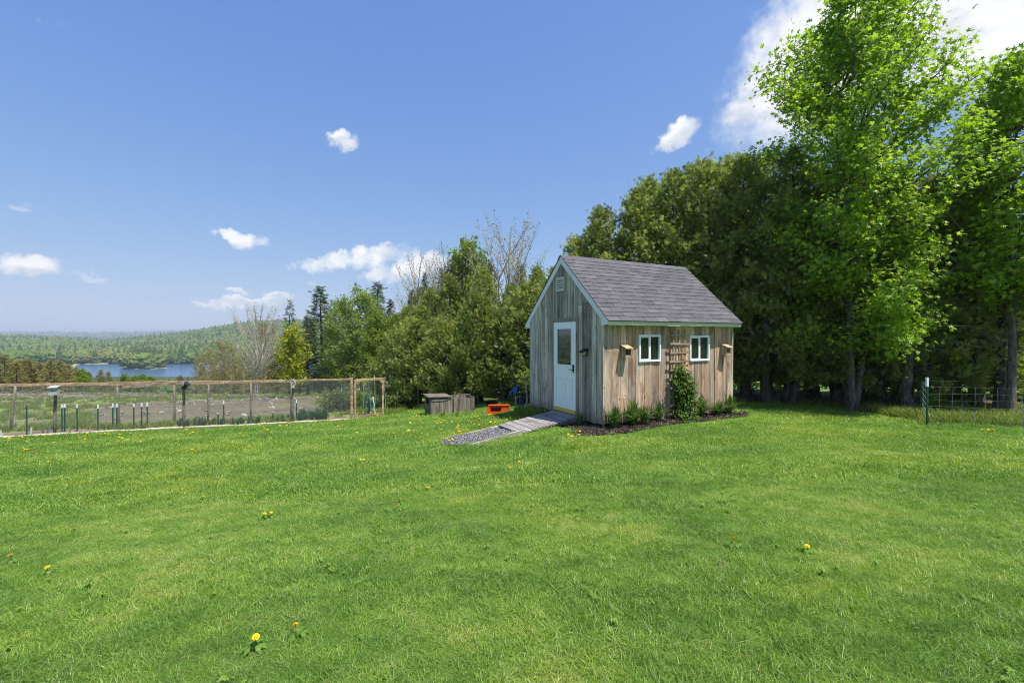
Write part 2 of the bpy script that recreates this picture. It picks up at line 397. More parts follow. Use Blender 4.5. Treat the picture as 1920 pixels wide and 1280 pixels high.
M['darkwire'] = painted('dark_netting', (.20, .20, .205), .6, .3, .0)
M['greybox'] = painted('grey_nest_box', (.42, .41, .40), .7, .2, .3)
M['orange'] = painted('orange_plastic', (.80, .10, .012), .4, .4, .05)
M['orange_dark'] = painted('orange_plastic_inside', (.45, .045, .01), .5, .3, .1)
M['bluep'] = painted('blue_plastic', (.02, .085, .30), .4, .4, .1)
M['pipe'] = painted('grey_pipe', (.25, .27, .29), .5, .4, .2)
M['teal'] = painted('teal_hose', (.012, .17, .15), .4, .4, .1)
M['cap'] = painted('tan_cap', (.36, .22, .11), .6, .3, .2)
M['string'] = painted('pink_twine', (.55, .28, .26), .8, .1, .1)
M['redtip'] = painted('red_stake_side', (.42, .06, .08), .6, .2, .1)
M['petal'] = painted('dandelion_petals', (.80, .48, .005), .6, .2, .05, 80)
M['dstem'] = painted('dandelion_stem', (.20, .22, .07), .6, .2, .1)
M['puff'] = painted('dandelion_seed_head', (.75, .75, .72), .9, .1, .1)
M['stone'] = None

def shingle_mat():
    m, nt, out = new_mat('asphalt_shingle'); p = objpos(nt); w = worldpos(nt); r = orand(nt)
    g = noise(nt, w, 160, 3, .7); b = noise(nt, w, 2.2, 4)
    c = ramp(nt, r, [(0, (.082, .080, .090)), (.35, (.114, .110, .121)), (.7, (.098, .095, .106)), (1, (.132, .127, .137))])
    c = mixc(nt, maprange(nt, g, .35, .65), mixc(nt, 1, c, (.7, .7, .7), 'MULTIPLY'), mixc(nt, 1, c, (1.3, 1.28, 1.28), 'MULTIPLY'))
    c = mixc(nt, math_(nt, 'MULTIPLY', maprange(nt, b, .5, .75), .35), c, mixc(nt, 1, c, (.72, .71, .70), 'MULTIPLY'))
    principled(nt, out, c, .9, .2, g, .5, .004); return m
M['shingle'] = shingle_mat()

def glass_mat(name, tint, ior=1.52):
    m, nt, out = new_mat(name); p = nd(nt, 'ShaderNodeBsdfPrincipled', {'Base Color': (*tint, 1), 'Roughness': .015, 'IOR': ior, 'Specular IOR Level': .5})
    b = nd(nt, 'ShaderNodeBump', {'Height': noise(nt, objpos(nt), 3.0, 2), 'Strength': .04, 'Distance': .02}); nt.links.new(b.outputs[0], p.inputs['Normal'])
    nt.links.new(p.outputs[0], out.inputs[0]); return m
M['glass'] = glass_mat('window_glass', (.012, .014, .014))
M['doorglass'] = glass_mat('door_glass', (.03, .032, .026), 2.0)
M['curtain'] = painted('teal_curtain', (.012, .07, .06), .8, .1, .2)

# foliage
M['cedar'] = leaf('cedar_spray', (.085, .130, .032), (.39, .41, .125), .48, (1.2, 1.35, .65), rnd=.12)
M['cedar_old'] = leaf('old_cedar_spray', (.09, .12, .05), (.26, .27, .11), .36, (1.3, 1.3, .6), rnd=.1)
M['maple'] = leaf('maple_leaf', (.10, .21, .022), (.43, .55, .06), .52, (1.42, 1.5, .5), .42, .35)
M['maple_yellow'] = leaf('young_maple_leaf', (.20, .25, .015), (.40, .42, .03), .40, (1.4, 1.3, .4))
M['birch'] = leaf('birch_leaf', (.11, .18, .03), (.26, .34, .06), .45)
M['bright'] = leaf('fresh_green_leaf', (.11, .18, .02), (.27, .34, .04), .45)
M['olive'] = leaf('olive_bud_leaf', (.11, .12, .035), (.22, .21, .07), .3, (1.2, 1.2, .6))
M['brown'] = leaf('brown_bud_leaf', (.19, .165, .06), (.34, .30, .11), .35, (1.2, 1.0, .6))
M['spruce'] = leaf('spruce_needles', (.045, .08, .032), (.14, .18, .07), .28, (1.2, 1.3, .6))
M['spruce_brown'] = leaf('coned_spruce_needles', (.13, .15, .045), (.36, .31, .10), .35, (1.2, 1.1, .6))
M['shrub'] = leaf('berry_leaf', (.06, .11, .02), (.17, .24, .05), .35)
M['vine'] = leaf('climber_leaf', (.035, .085, .012), (.13, .22, .03), .35)
M['lily'] = leaf('lily_blade', (.05, .11, .02), (.14, .22, .06), .3)
M['leek'] = leaf('leek_blade', (.03, .09, .05), (.10, .20, .11), .25)
M['weed'] = leaf('weed_leaf', (.11, .17, .03), (.28, .34, .09), .4)
M['lawnleaf'] = leaf('lawn_leaf', (.13, .25, .035), (.24, .38, .07), .4)
M['bark_cedar'] = bark('cedar_bark', (.04, .034, .03), (.125, .11, .10))
M['bark_maple'] = bark('maple_bark', (.065, .058, .05), (.18, .165, .14))
M['bark_pale'] = bark('pale_bark', (.30, .28, .245), (.54, .51, .45))
M['bark_birch'] = bark('birch_bark', (.30, .28, .25), (.72, .70, .66), 6, 2.5)
M['bark_dead'] = bark('dead_branch', (.16, .145, .12), (.36, .33, .29))

M['thatch'] = leaf('dry_thatch', (.22, .26, .09), (.36, .36, .16), .3, (1, 1, 1))

def grass_mat():
    m, nt, out = new_mat('grass_blade'); w = worldpos(nt); r = orand(nt)
    t = nd(nt, 'ShaderNodeAttribute', attribute_name='tint').outputs['Fac']
    big = noise(nt, vmath(nt, 'MULTIPLY', w, (.8, 1.25, 0)), .55, 4, .6); mid = noise(nt, vmath(nt, 'MULTIPLY', w, (.8, 1.4, 0)), 2.6, 4, .65)
    f = math_(nt, 'ADD', math_(nt, 'MULTIPLY', maprange(nt, big, .36, .66), .40), math_(nt, 'ADD', math_(nt, 'MULTIPLY', maprange(nt, mid, .36, .64), .40), math_(nt, 'MULTIPLY', r, .20)))
    c = ramp(nt, f, [(0.05, (.112, .222, .036)), (.38, (.168, .305, .047)), (.66, (.238, .368, .062)), (1.0, (.38, .44, .125))])
    c = mixc(nt, math_(nt, 'MULTIPLY', maprange(nt, noise(nt, vmath(nt, 'MULTIPLY', w, (1, 1.6, 0)), .23, 3), .5, .66), .55), c, mixc(nt, 1, c, (1.4, 1.1, .72), 'MULTIPLY'))
    c = mixc(nt, maprange(nt, t, .90, .93), mixc(nt, t, mixc(nt, 1, c, (.66, .72, .68), 'MULTIPLY'), mixc(nt, 1, c, (1.42, 1.25, 1.35), 'MULTIPLY')), (.33, .30, .14))
    p = nd(nt, 'ShaderNodeBsdfPrincipled', {'Roughness': .42, 'Specular IOR Level': .3, 'Base Color': c})
    tl = nd(nt, 'ShaderNodeBsdfTranslucent', {'Color': mixc(nt, 1.0, c, (1.4, 1.5, .6), 'MULTIPLY')})
    mx = nd(nt, 'ShaderNodeMixShader', {0: .35, 1: p.outputs[0], 2: tl.outputs[0]}); nt.links.new(mx.outputs[0], out.inputs[0]); return m
M['grass'] = grass_mat()

def ground_mat():
    m, nt, out = new_mat('ground_cover'); w = worldpos(nt)
    wf = vmath(nt, 'MULTIPLY', w, (1, 1, 0))
    soil = nd(nt, 'ShaderNodeAttribute', attribute_name='soil').outputs['Fac']; wild = nd(nt, 'ShaderNodeAttribute', attribute_name='wild').outputs['Fac']
    big = noise(nt, vmath(nt, 'MULTIPLY', w, (.8, 1.25, 0)), .55, 4, .6); mid = noise(nt, wf, 2.8, 3); fine = noise(nt, wf, 60, 5, .7)
    f = math_(nt, 'ADD', math_(nt, 'MULTIPLY', maprange(nt, big, .36, .66), .52), math_(nt, 'ADD', math_(nt, 'MULTIPLY', maprange(nt, mid, .32, .68), .28), math_(nt, 'MULTIPLY', fine, .2)))
    g = ramp(nt, f, [(0.05, (.070, .145, .023)), (.38, (.115, .205, .032)), (.66, (.165, .25, .042)), (1.0, (.27, .31, .09))])
    g = mixc(nt, maprange(nt, fine, .4, .62), mixc(nt, 1, g, (.75, .78, .8), 'MULTIPLY'), g)
    wn = noise(nt, wf, .16, 6, .62); wn2 = noise(nt, wf, 1.4, 5, .65)
    wc = ramp(nt, math_(nt, 'ADD', math_(nt, 'MULTIPLY', wn, .7), math_(nt, 'MULTIPLY', wn2, .3)), [(.36, (.19, .16, .11)), (.44, (.25, .22, .13)), (.50, (.17, .22, .055)), (.64, (.26, .32, .085))])
    sc = ramp(nt, noise(nt, wf, 7, 8, .7), [(.3, (.055, .042, .032)), (.55, (.11, .088, .068)), (.75, (.19, .155, .12))])
    c = mixc(nt, wild, g, wc)
    sm = maprange(nt, math_(nt, 'ADD', soil, math_(nt, 'MULTIPLY', math_(nt, 'SUBTRACT', noise(nt, wf, 1.7, 5, .65), .5), .9)), .42, .58)
    c = mixc(nt, sm, c, sc)
    shore = maprange(nt, nd(nt, 'ShaderNodeSeparateXYZ', {0: w}).outputs[2], -38.35 + EYE, -39.2 + EYE)
    shore = math_(nt, 'MULTIPLY', shore, maprange(nt, nd(nt, 'ShaderNodeSeparateXYZ', {0: w}).outputs[1], 520.0, 560.0))
    c = mixc(nt, nd(nt, 'ShaderNodeAttribute', attribute_name='forest').outputs['Fac'], c, ramp(nt, noise(nt, wf, .02, 6, .6), [(.35, (.030, .050, .020)), (.65, (.075, .105, .032))]))
    c = mixc(nt, shore, c, (.27, .27, .14))
    principled(nt, out, c, .95, .1, fine, .8, .03); return m
M['ground'] = ground_mat()

def soil_mat(name, stops, scale=7):
    m, nt, out = new_mat(name); w = vmath(nt, 'MULTIPLY', worldpos(nt), (1, 1, 0)); n = noise(nt, w, scale, 9, .72); b = noise(nt, w, scale * .12, 4, .6)
    c = ramp(nt, math_(nt, 'ADD', math_(nt, 'MULTIPLY', n, .6), math_(nt, 'MULTIPLY', b, .4)), stops)
    principled(nt, out, c, .95, .1, n, .9, .04); return m
M['fieldsoil'] = soil_mat('tilled_soil', [(.36, (.080, .066, .044)), (.47, (.135, .117, .078)), (.55, (.18, .16, .104)), (.60, (.15, .18, .06))], 3)
M['bedsoil'] = soil_mat('bed_soil', [(.35, (.085, .062, .044)), (.48, (.16, .122, .085)), (.58, (.32, .255, .18))], 9)
M['mulch'] = soil_mat('bark_mulch', [(.36, (.022, .016, .013)), (.5, (.055, .040, .032)), (.62, (.11, .085, .068))], 40)
M['chip'] = None

def water_mat():
    m, nt, out = new_mat('lake_water'); w = worldpos(nt); n = noise(nt, vmath(nt, 'MULTIPLY', w, (1, .35, 1)), .25, 5)
    principled(nt, out, (.045, .10, .19), .22, .5, n, .3, .5); return m
M['water'] = water_mat()

def chips(name, stops, rough=.9):
    m, nt, out = new_mat(name); c = ramp(nt, orand(nt), stops)
    n = noise(nt, worldpos(nt), 60, 3); principled(nt, out, mixc(nt, maprange(nt, n, .4, .6), mixc(nt, 1, c, (.75, .75, .75), 'MULTIPLY'), c), rough, .2); return m
M['stone'] = chips('crushed_stone', [(0, (.07, .07, .078)), (.35, (.15, .15, .16)), (.7, (.24, .24, .25)), (1, (.40, .395, .40))])
M['chip'] = chips('mulch_chip', [(0, (.02, .014, .011)), (.5, (.06, .043, .034)), (.85, (.11, .083, .066)), (1, (.24, .20, .17))])
M['debris'] = chips('bleached_wood', [(0, (.16, .13, .10)), (.5, (.28, .24, .20)), (1, (.50, .46, .42))])

def far_crown(name, stops):
    m, nt, out = new_mat(name); r = math_(nt, 'ADD', math_(nt, 'MULTIPLY', orand(nt), .45), math_(nt, 'MULTIPLY', maprange(nt, noise(nt, vmath(nt, 'MULTIPLY', worldpos(nt), (1, 1, 0)), .009, 4, .6), .35, .65), .55)); c = ramp(nt, r, stops)
    w = worldpos(nt); b = noise(nt, vmath(nt, 'MULTIPLY', w, (1, 1, 0)), .012, 3)
    n = noise(nt, w, .9, 4, .7)
    c = mixc(nt, maprange(nt, n, .4, .6), mixc(nt, 1, c, (.8, .82, .84), 'MULTIPLY'), mixc(nt, 1, c, (1.2, 1.18, 1.1), 'MULTIPLY'))
    c = mixc(nt, math_(nt, 'MULTIPLY', maprange(nt, b, .45, .6), .4), c, mixc(nt, 1, c, (.7, .85, .8), 'MULTIPLY'))
    principled(nt, out, c, .85, .05, n, .6, .6); return m
M['fardecid'] = far_crown('far_broadleaf_crown', [(0, (.060, .098, .026)), (.3, (.098, .150, .034)), (.6, (.130, .180, .040)), (.82, (.145, .140, .060)), (1, (.160, .205, .048))])
M['farconif'] = far_crown('far_conifer_crown', [(0, (.045, .075, .032)), (.5, (.065, .095, .04)), (.8, (.085, .11, .042)), (1, (.13, .12, .055))])

# ------------------------------------------------------------------ scattering with real instances
def source_collection(name, meshes):
    c = bpy.data.collections.new(name)
    for i, me in enumerate(meshes):
        o = bpy.data.objects.new(f'{name}_{i:02d}', me); c.objects.link(o)
    return c
def scatter(name, pts, rots, scales, idx, src, kind='stuff', parent=None):
    pts = np.asarray(pts, dtype=np.float32); n = len(pts)
    me = bpy.data.meshes.new(name); me.vertices.add(n); me.vertices.foreach_set('co', pts.ravel())
    a = me.attributes.new('rot', 'FLOAT_VECTOR', 'POINT'); a.data.foreach_set('vector', np.asarray(rots, dtype=np.float32).ravel())
    a = me.attributes.new('scl', 'FLOAT_VECTOR', 'POINT'); a.data.foreach_set('vector', np.asarray(scales, dtype=np.float32).ravel())
    a = me.attributes.new('pick', 'INT', 'POINT'); a.data.foreach_set('value', np.asarray(idx, dtype=np.int32))
    o = link(name, me, parent); o['kind'] = kind
    ng = bpy.data.node_groups.new(name + '_nodes', 'GeometryNodeTree')
    ng.interface.new_socket('Geometry', in_out='INPUT', socket_type='NodeSocketGeometry'); ng.interface.new_socket('Geometry', in_out='OUTPUT', socket_type='NodeSocketGeometry')
    gi = ng.nodes.new('NodeGroupInput'); go = ng.nodes.new('NodeGroupOutput')
    ci = ng.nodes.new('GeometryNodeCollectionInfo'); ci.inputs[0].default_value = src; ci.inputs[1].default_value = True; ci.inputs[2].default_value = True
    ip = ng.nodes.new('GeometryNodeInstanceOnPoints'); ip.inputs['Pick Instance'].default_value = True
    def na(nm, ty):
        k = ng.nodes.new('GeometryNodeInputNamedAttribute'); k.data_type = ty; k.inputs[0].default_value = nm; return k.outputs[0]
    L = ng.links.new
    L(gi.outputs[0], ip.inputs['Points']); L(ci.outputs[0], ip.inputs['Instance']); L(na('pick', 'INT'), ip.inputs['Instance Index'])
    L(na('rot', 'FLOAT_VECTOR'), ip.inputs['Rotation']); L(na('scl', 'FLOAT_VECTOR'), ip.inputs['Scale']); L(ip.outputs[0], go.inputs[0])
    md = o.modifiers.new('instances', 'NODES'); md.node_group = ng
    return o
def zrots(rng, n, tilt=0.0):
    r = np.zeros((n, 3)); r[:, 2] = rng.uniform(0, 6.283, n); r[:, :2] = rng.normal(0, tilt, (n, 2)) if tilt else 0; return r
def uscale(s): s = np.asarray(s); return np.stack([s, s, s], 1)


# ------------------------------------------------------------------ shed frame (used for keeping the grass off it)
SHED = Vector((1.864, 9.229, EYE - 1.778)); SU = Vector((math.sin(1.097), math.cos(1.097))); SG = Vector((-SU.y, SU.x))
SW, SL, SHF, SHS, SHR, SOE = 3.033, 3.979, 2.026, 2.138, 3.688, 0.195
SLOPE = (SHR - SHS) / (SW / 2 + SOE)
def shed_local(x, y):
    dx, dy = np.asarray(x) - SHED.x, np.asarray(y) - SHED.y
    return dx * SU.x + dy * SU.y, dx * SG.x + dy * SG.y
def longwall(px, py):      # photograph pixel -> (along the long wall, height above the wall foot)
    k = (px - 960) / F; a = (k * SHED.y - SHED.x) / (SU.x - k * SU.y); d = SHED.y + a * SU.y
    return a, EYE - (py - HOR) / F * d - SHED.z
def gablewall(px, py):
    k = (px - 960) / F; b = (k * SHED.y - SHED.x) / (SG.x - k * SG.y); d = SHED.y + b * SG.y
    return b, EYE - (py - HOR) / F * d - SHED.z
def shed_world(a, b, z=0.0): return Vector((SHED.x + a * SU.x + b * SG.x, SHED.y + a * SU.y + b * SG.y, SHED.z + z))

# garden fence line
FA = Vector((xat(0, 12.7), 12.7)); FB = Vector((xat(659, 16.2), 16.2))
FU = (FB - FA).normalized(); FN = Vector((-FU.y, FU.x))      # FN points away from the camera
def fence_local(x, y):
    dx, dy = np.asarray(x) - FA.x, np.asarray(y) - FA.y
    return dx * FU.x + dy * FU.y, dx * FN.x + dy * FN.y
FLEN = (FB - FA).length
GARDEN_DEPTH = 3.4

def mulch_edge(a):          # how far the bed reaches out from the long wall
    return np.interp(a, [-1.0, -.6, -.2, .3, 1.2, 2.2, 3.2, 3.9, 4.2, 4.45], [.05, .36, .60, .68, .58, .52, .50, .46, .28, .02])
HEDGE_PX = np.array([600, 740, 800, 860, 930, 1000, 1100, 1300, 1440, 1560, 1700, 1800, 1900, 2050])
HEDGE_D = np.array([21.5, 20, 18.6, 17.6, 17.0, 16.6, 15.8, 14.2, 13.3, 12.9, 12.0, 11.9, 11.8, 11.5])
def hedge_d(x, y):
    """how far a point lies in front of (+) or behind (-) the foot of the hedge"""
    px = 960 + F * np.asarray(x) / np.maximum(np.asarray(y), .1)
    return np.interp(px, HEDGE_PX, HEDGE_D) - np.asarray(y)

# ------------------------------------------------------------------ ground sheet
def build_ground():
    rad = np.concatenate([[0.4], np.geomspace(0.8, 80, 130), np.linspace(83, 400, 55), np.linspace(405, 800, 80), np.geomspace(830, 9000, 45)])
    ang = np.radians(np.concatenate([np.linspace(-80, 80, 300), np.linspace(84, 276, 49)]))
    A, Rr = np.meshgrid(ang, rad); x = Rr * np.sin(A); y = Rr * np.cos(A); z = H(x, y)
    nr, na_ = x.shape
    V = np.stack([x, y, z], -1).reshape(-1, 3); V = np.vstack([V, [[0, 0, h1(0, 0)]]])
    i, j = np.meshgrid(np.arange(nr - 1), np.arange(na_), indexing='ij'); j2 = (j + 1) % na_
    q = np.stack([i * na_ + j, (i + 1) * na_ + j, (i + 1) * na_ + j2, i * na_ + j2], -1).reshape(-1, 4)
    jj = np.arange(na_); tri = np.stack([np.full(na_, nr * na_), jj, (jj + 1) % na_], -1)
    me = mesh_np('ground', V, [q, tri], M['ground'], smooth=True)
    xx, yy = V[:, 0], V[:, 1]; fl, fn = fence_local(xx, yy); hd = hedge_d(xx, yy); dd = np.hypot(xx, yy)
    soil = sstep(0.5, -0.4, hd) * sstep(-4.2, -2.6, hd) * (yy > 4) * (xx > -5.2) * .95
    forest = sstep(85, 110, dd) * (xx < 0) * (yy > 0)
    forest = np.maximum(forest, sstep(150, 260, dd))
    wild = np.maximum(sstep(-.1, .1, fn) * (fl < FLEN + .3) * (xx < -4.5), sstep(20, 26, dd) * (xx < 0) * (yy > 0))
    for nm, v in (('soil', soil), ('wild', wild), ('forest', forest)):
        at_ = me.attributes.new(nm, 'FLOAT', 'POINT'); at_.data.foreach_set('value', v.astype(np.float32))
    tag(link('ground', me), kind='structure')

def drape(name, poly_fn, mat, lift, kind='structure', step=.15, ext=None):
    """a sheet laid over the ground: grid cells whose centre passes poly_fn"""
    x0, x1, y0, y1 = ext
    xs = np.arange(x0, x1 + step, step); ys = np.arange(y0, y1 + step, step)
    X, Y = np.meshgrid(xs, ys); Z = H(X, Y) + lift
    keep = poly_fn((X[:-1, :-1] + X[1:, 1:]) / 2, (Y[:-1, :-1] + Y[1:, 1:]) / 2)
    n = len(xs); i, j = np.nonzero(keep); f = np.stack([i * n + j, i * n + j + 1, (i + 1) * n + j + 1, (i + 1) * n + j], -1)
    used, inv = np.unique(f, return_inverse=True)
    V = np.stack([X.ravel(), Y.ravel(), Z.ravel()], 1)[used]
    return tag(link(name, mesh_np(name, V, inv.reshape(-1, 4), mat, smooth=True)), kind=kind)

build_ground()
def wobble(x, y, s=1.0): return .5 * np.sin(x * 1.7 * s + 1.3 * np.sin(y * 1.1 * s)) + .5 * np.sin(y * 2.3 * s + np.sin(x * .9 * s))
drape('garden_soil', lambda x, y: (lambda l, n: (l > -6) & (l < FLEN - .2) & (n > .05) & (n < 1.35 + .35 * wobble(x, y)))(*fence_local(x, y)), M['bedsoil'], .012, ext=(-20, -4.5, 10, 19), step=.12)
def field_mask(x, y):
    px = 960 + F * x / y; l, n = fence_local(x, y)
    return (n > 2.6 + .5 * wobble(x, y, .7)) & (y < np.interp(px, [100, 380, 560, 700], [21, 31, 30, 22]) + 1.2 * wobble(x, y, .5)) & (px > 180 + 40 * wobble(x, y, .4)) & (px < 600 + 15 * wobble(x, y, .8))
drape('tilled_field', field_mask, M['fieldsoil'], .012, ext=(-26, -6, 15, 34), step=.25)

# lake
def build_lake():
    t = np.linspace(0, 2 * math.pi, 64, endpoint=False)
    V = np.stack([-330 + 470 * np.cos(t), 570 + 150 * np.sin(t), np.full(64, LAKE_Z + EYE)], 1)
    V = np.vstack([V, [[-330, 570, LAKE_Z + EYE]]]); j = np.arange(64)
    tag(link('lake', mesh_np('lake', V, np.stack([np.full(64, 64), j, (j + 1) % 64], 1), M['water'])), kind='structure')
build_lake()

# ------------------------------------------------------------------ lawn grass
def blades_mesh(name, rng, n, rad, h0, h1_, w, lean, mat, dry=.03):
    ph = rng.uniform(0, 6.283, n); rr = rad * np.sqrt(rng.uniform(0, 1, n)); bx, by = rr * np.cos(ph), rr * np.sin(ph)
    h = rng.uniform(h0, h1_, n); fa = rng.uniform(0, 6.283, n); la = fa + rng.normal(0, .9, n); ln = h * np.abs(rng.normal(0, lean, n))
    wx, wy = np.cos(fa) * w / 2, np.sin(fa) * w / 2; dx, dy = -np.sin(la) * ln, np.cos(la) * ln
    z0 = np.zeros(n) - .01
    def P(sx, t, sgn, wz): return np.stack([bx + dx * sx + sgn * wx * wz, by + dy * sx + sgn * wy * wz, z0 + h * t + .01 * (t == 0)], 1)
    V = np.stack([P(0, 0, -1, 1), P(0, 0, 1, 1), P(.32, .58, 1, .85), P(.32, .58, -1, .85), P(1, .93, 1, 0)], 1).reshape(-1, 3)
    b = np.arange(n) * 5
    q = np.stack([b, b + 1, b + 2, b + 3], 1); t = np.stack([b + 3, b + 2, b + 4], 1)
    tint = rng.uniform(0, .85, n); tint[rng.uniform(0, 1, n) < dry] = 1.0
    return mesh_np(name, V, [q, t], mat, tint=np.repeat(tint, 5))

def lawn_mask(x, y):
    a, b = shed_local(x, y); l, n = fence_local(x, y)
    inshed = (a > -.03) & (a < SL + .02) & (b > -.03) & (b < SW + .02)
    bed = ((b < 0) & (b > -mulch_edge(a)) & (a > -1.0) & (a < 4.7)) | ((a < 0) & (a > -.55) & (b >= 0) & (b < .85))
    ramp_ = (a < 0) & (a > -2.75) & (b > .86) & (b < 1.98)
    garden = (n > -.05) & (l < FLEN + 1.4) & (n < GARDEN_DEPTH + 40)
    return ~(inshed | bed | ramp_ | garden) & (hedge_d(x, y) > -.1 + .25 * wobble(x, y, 1.3))

def build_grass():
    rng = np.random.default_rng(11)
    src = [blades_mesh(f'grass_tuft_{i}', rng, 60, .075, .016, .044, .0038, .95, M['grass']) for i in range(6)]
    src += [blades_mesh(f'grass_sward_{i}', rng, 50, .16, .024, .058, .0085, .9, M['grass'], .02) for i in range(4)]
    sc = source_collection('grass_sources', src)
    P, S, I = [], [], []
    for (y0, y1, dens, lo, hi, sl, sh) in ((.9, 3.2, 470, 0, 6, .75, 1.15), (3.2, 5.5, 290, 0, 6, .85, 1.2), (5.5, 9, 95, 6, 10, .8, 1.1), (9, 14, 60, 6, 10, .95, 1.3), (14, 24, 32, 6, 10, 1.1, 1.6)):
        w = y1 * 1.3 + 3.2; n = int(dens * 2 * w * (y1 - y0))
        x = rng.uniform(-w, w, n); y = rng.uniform(y0, y1, n)
        k = (np.abs(x) < y * 1.25 + 3.0) & lawn_mask(x, y)
        x, y = x[k], y[k]; P.append(np.stack([x, y, H(x, y)], 1))
        lush = 1 + .16 * wobble(x, y, 1.1) + .1 * wobble(x, y, 3.1)
        S.append(rng.uniform(sl, sh, len(x)) * lush); I.append(rng.integers(lo, hi, len(x)))
    P = np.concatenate(P); S = np.concatenate(S); I = np.concatenate(I)
    tag(scatter('grass', P, zrots(rng, len(P), .1), uscale(S), I, sc), 'short mown green lawn grass in front of the shed')
    # clover, plantain and dry thatch among the blades
    def rosette(name, seed, n, ln, w, zz, mat):
        g = np.random.default_rng(seed); V = []; Q = []; T = []
        for k in range(n):
            a = g.uniform(0, 6.283); c, s = math.cos(a), math.sin(a); l = ln * g.uniform(.6, 1.2); ox, oy = g.normal(0, ln * .5, 2); b = len(V); z1 = zz * g.uniform(.5, 1.2)
            for (t, ww) in ((0, .15), (.5, 1), (1, .2)): V += [(ox + l * t * c - w * ww * s / 2, oy + l * t * s + w * ww * c / 2, z1 * (.6 + .4 * math.sin(t * 2.6))), (ox + l * t * c + w * ww * s / 2, oy + l * t * s - w * ww * c / 2, z1 * (.6 + .4 * math.sin(t * 2.6)))]
            Q += [(b, b + 1, b + 3, b + 2), (b + 2, b + 3, b + 5, b + 4)]; T += [g.uniform(.2, 1)] * 6
        return mesh_np(name, V, np.array(Q), mat, tint=T)
    ls_ = [rosette(f'clover_{i}', i, 22, .016, .014, .035, M['lawnleaf']) for i in range(2)] + [rosette(f'plantain_{i}', 9 + i, 8, .036, .015, .028, M['lawnleaf']) for i in range(2)] + [rosette(f'thatch_{i}', 19 + i, 9, .06, .0024, .03, M['thatch']) for i in range(2)]
    n = 15000; x = rng.uniform(-9, 9, n); y = rng.uniform(1.2, 9, n); pat = wobble(x, y, 1.9) + .8 * wobble(x + 3, y - 7, 4.3)
    pick = np.where(pat > .35, rng.integers(0, 2, n), np.where(rng.uniform(0, 1, n) < .12, rng.integers(2, 4, n), rng.integers(4, 6, n)))
    k = (np.abs(x) < y * 1.2 + .5) & lawn_mask(x, y) & (rng.uniform(0, 1, n) < np.where(pick < 2, .09, np.where(pick < 4, .07, .30))); x, y, pick = x[k], y[k], pick[k]
    tag(scatter('lawn_weeds', np.stack([x, y, H(x, y)], 1), zrots(rng, len(x), .1), uscale(rng.uniform(.7, 1.3, len(x))), pick, source_collection('lawn_weed_sources', ls_)), 'clover, plantain and dry thatch scattered in the lawn')
    # rough growth: garden margin, the field, the strip under the fence wire, the shaded hedge foot
    wsrc = [blades_mesh(f'weed_tuft_{i}', rng, 40, .16, .10, .26, .016, .6, M['weed'], .0) for i in range(4)]
    wc = source_collection('weed_sources', wsrc); P = []
    n = 26000; x = rng.uniform(-42, -3, n); y = rng.uniform(12, 48, n); l, nn = fence_local(x, y); px = 960 + F * x / y
    k = (nn > .9 + .5 * wobble(x, y)) & (px > -80) & (px < 760) & ~field_mask(x, y) & (wobble(x, y, .6) + .7 * wobble(x, y, 2.1) > -.25) & (rng.uniform(0, 1, n) < np.clip(14 / y, .2, 1) * np.where(nn > 2.5, .45, 1))
    P.append(np.stack([x[k], y[k], H(x[k], y[k])], 1))
    n = 6000; x = rng.uniform(-4.2, 18, n); y = rng.uniform(9, 20, n); hd = hedge_d(x, y)
    k = (hd < .25) & (hd > -1.6) & (rng.uniform(0, 1, n) < .4 * np.clip(1.2 + hd, .1, 1)); P.append(np.stack([x[k], y[k], H(x[k], y[k])], 1))
    n = 900; x = rng.uniform(9.4, 15, n); y = 10 - (x - 9.2) * .28 + rng.uniform(.35, 2.2, n); P.append(np.stack([x, y, H(x, y)], 1))
    n = 260; b = rng.uniform(1.2, 3.3, n); a = rng.uniform(-.35, .05, n) + 0; w = [shed_world(q, r) for q, r in zip(a, b)]
    x = np.array([q.x for q in w]); y = np.array([q.y for q in w]); k = (b > 2.1); P.append(np.stack([x[k], y[k], H(x[k], y[k])], 1))
    P = np.concatenate(P)
    tag(scatter('weeds', P, zrots(rng, len(P), .1), uscale(rng.uniform(.5, 1.25, len(P))), rng.integers(0, 4, len(P)), wc), 'rough weedy grass in the garden and along the hedge foot')
build_grass()

# ------------------------------------------------------------------ shed
shed = empty('garden_shed', SHED, math.atan2(SU.y, SU.x), 'small weathered board shed with dark shingled gable roof and white door', 'shed')
rng = random.Random(5)
def roof_z(b): return SHS + SLOPE * (min(b, SW - b) + SOE)

# wall core, a dark sheathing box a little inside the boards, with the gable ends
mb = MB()
mb.prism([(.03, -.05), (SW - .03, -.05), (SW - .03, roof_z(SW - .03) - .12), (SW / 2, SHR - .12), (.03, roof_z(.03) - .12)], .03, SL - .03, lambda p, h: (h, p[0], p[1]))
mb.build('sheathing', M['core'], shed)
# blocks and skirt under the floor
for (a, b) in ((.10, .10), (1.9, .10), (SL - .3, .10), (.10, SW - .3), (SL - .3, SW - .3), (.10, 1.0)): MB().box((a, b, -.42), (a + .2, b + .2, -.122)).build('foundation_block', M['skirt'], shed)
for q in (((.05, .05, -.12), (SL - .05, .09, -.052)), ((.05, .092, -.12), (.09, SW - .05, -.052))): MB().box(*q).build('floor_beam', M['core'], shed)

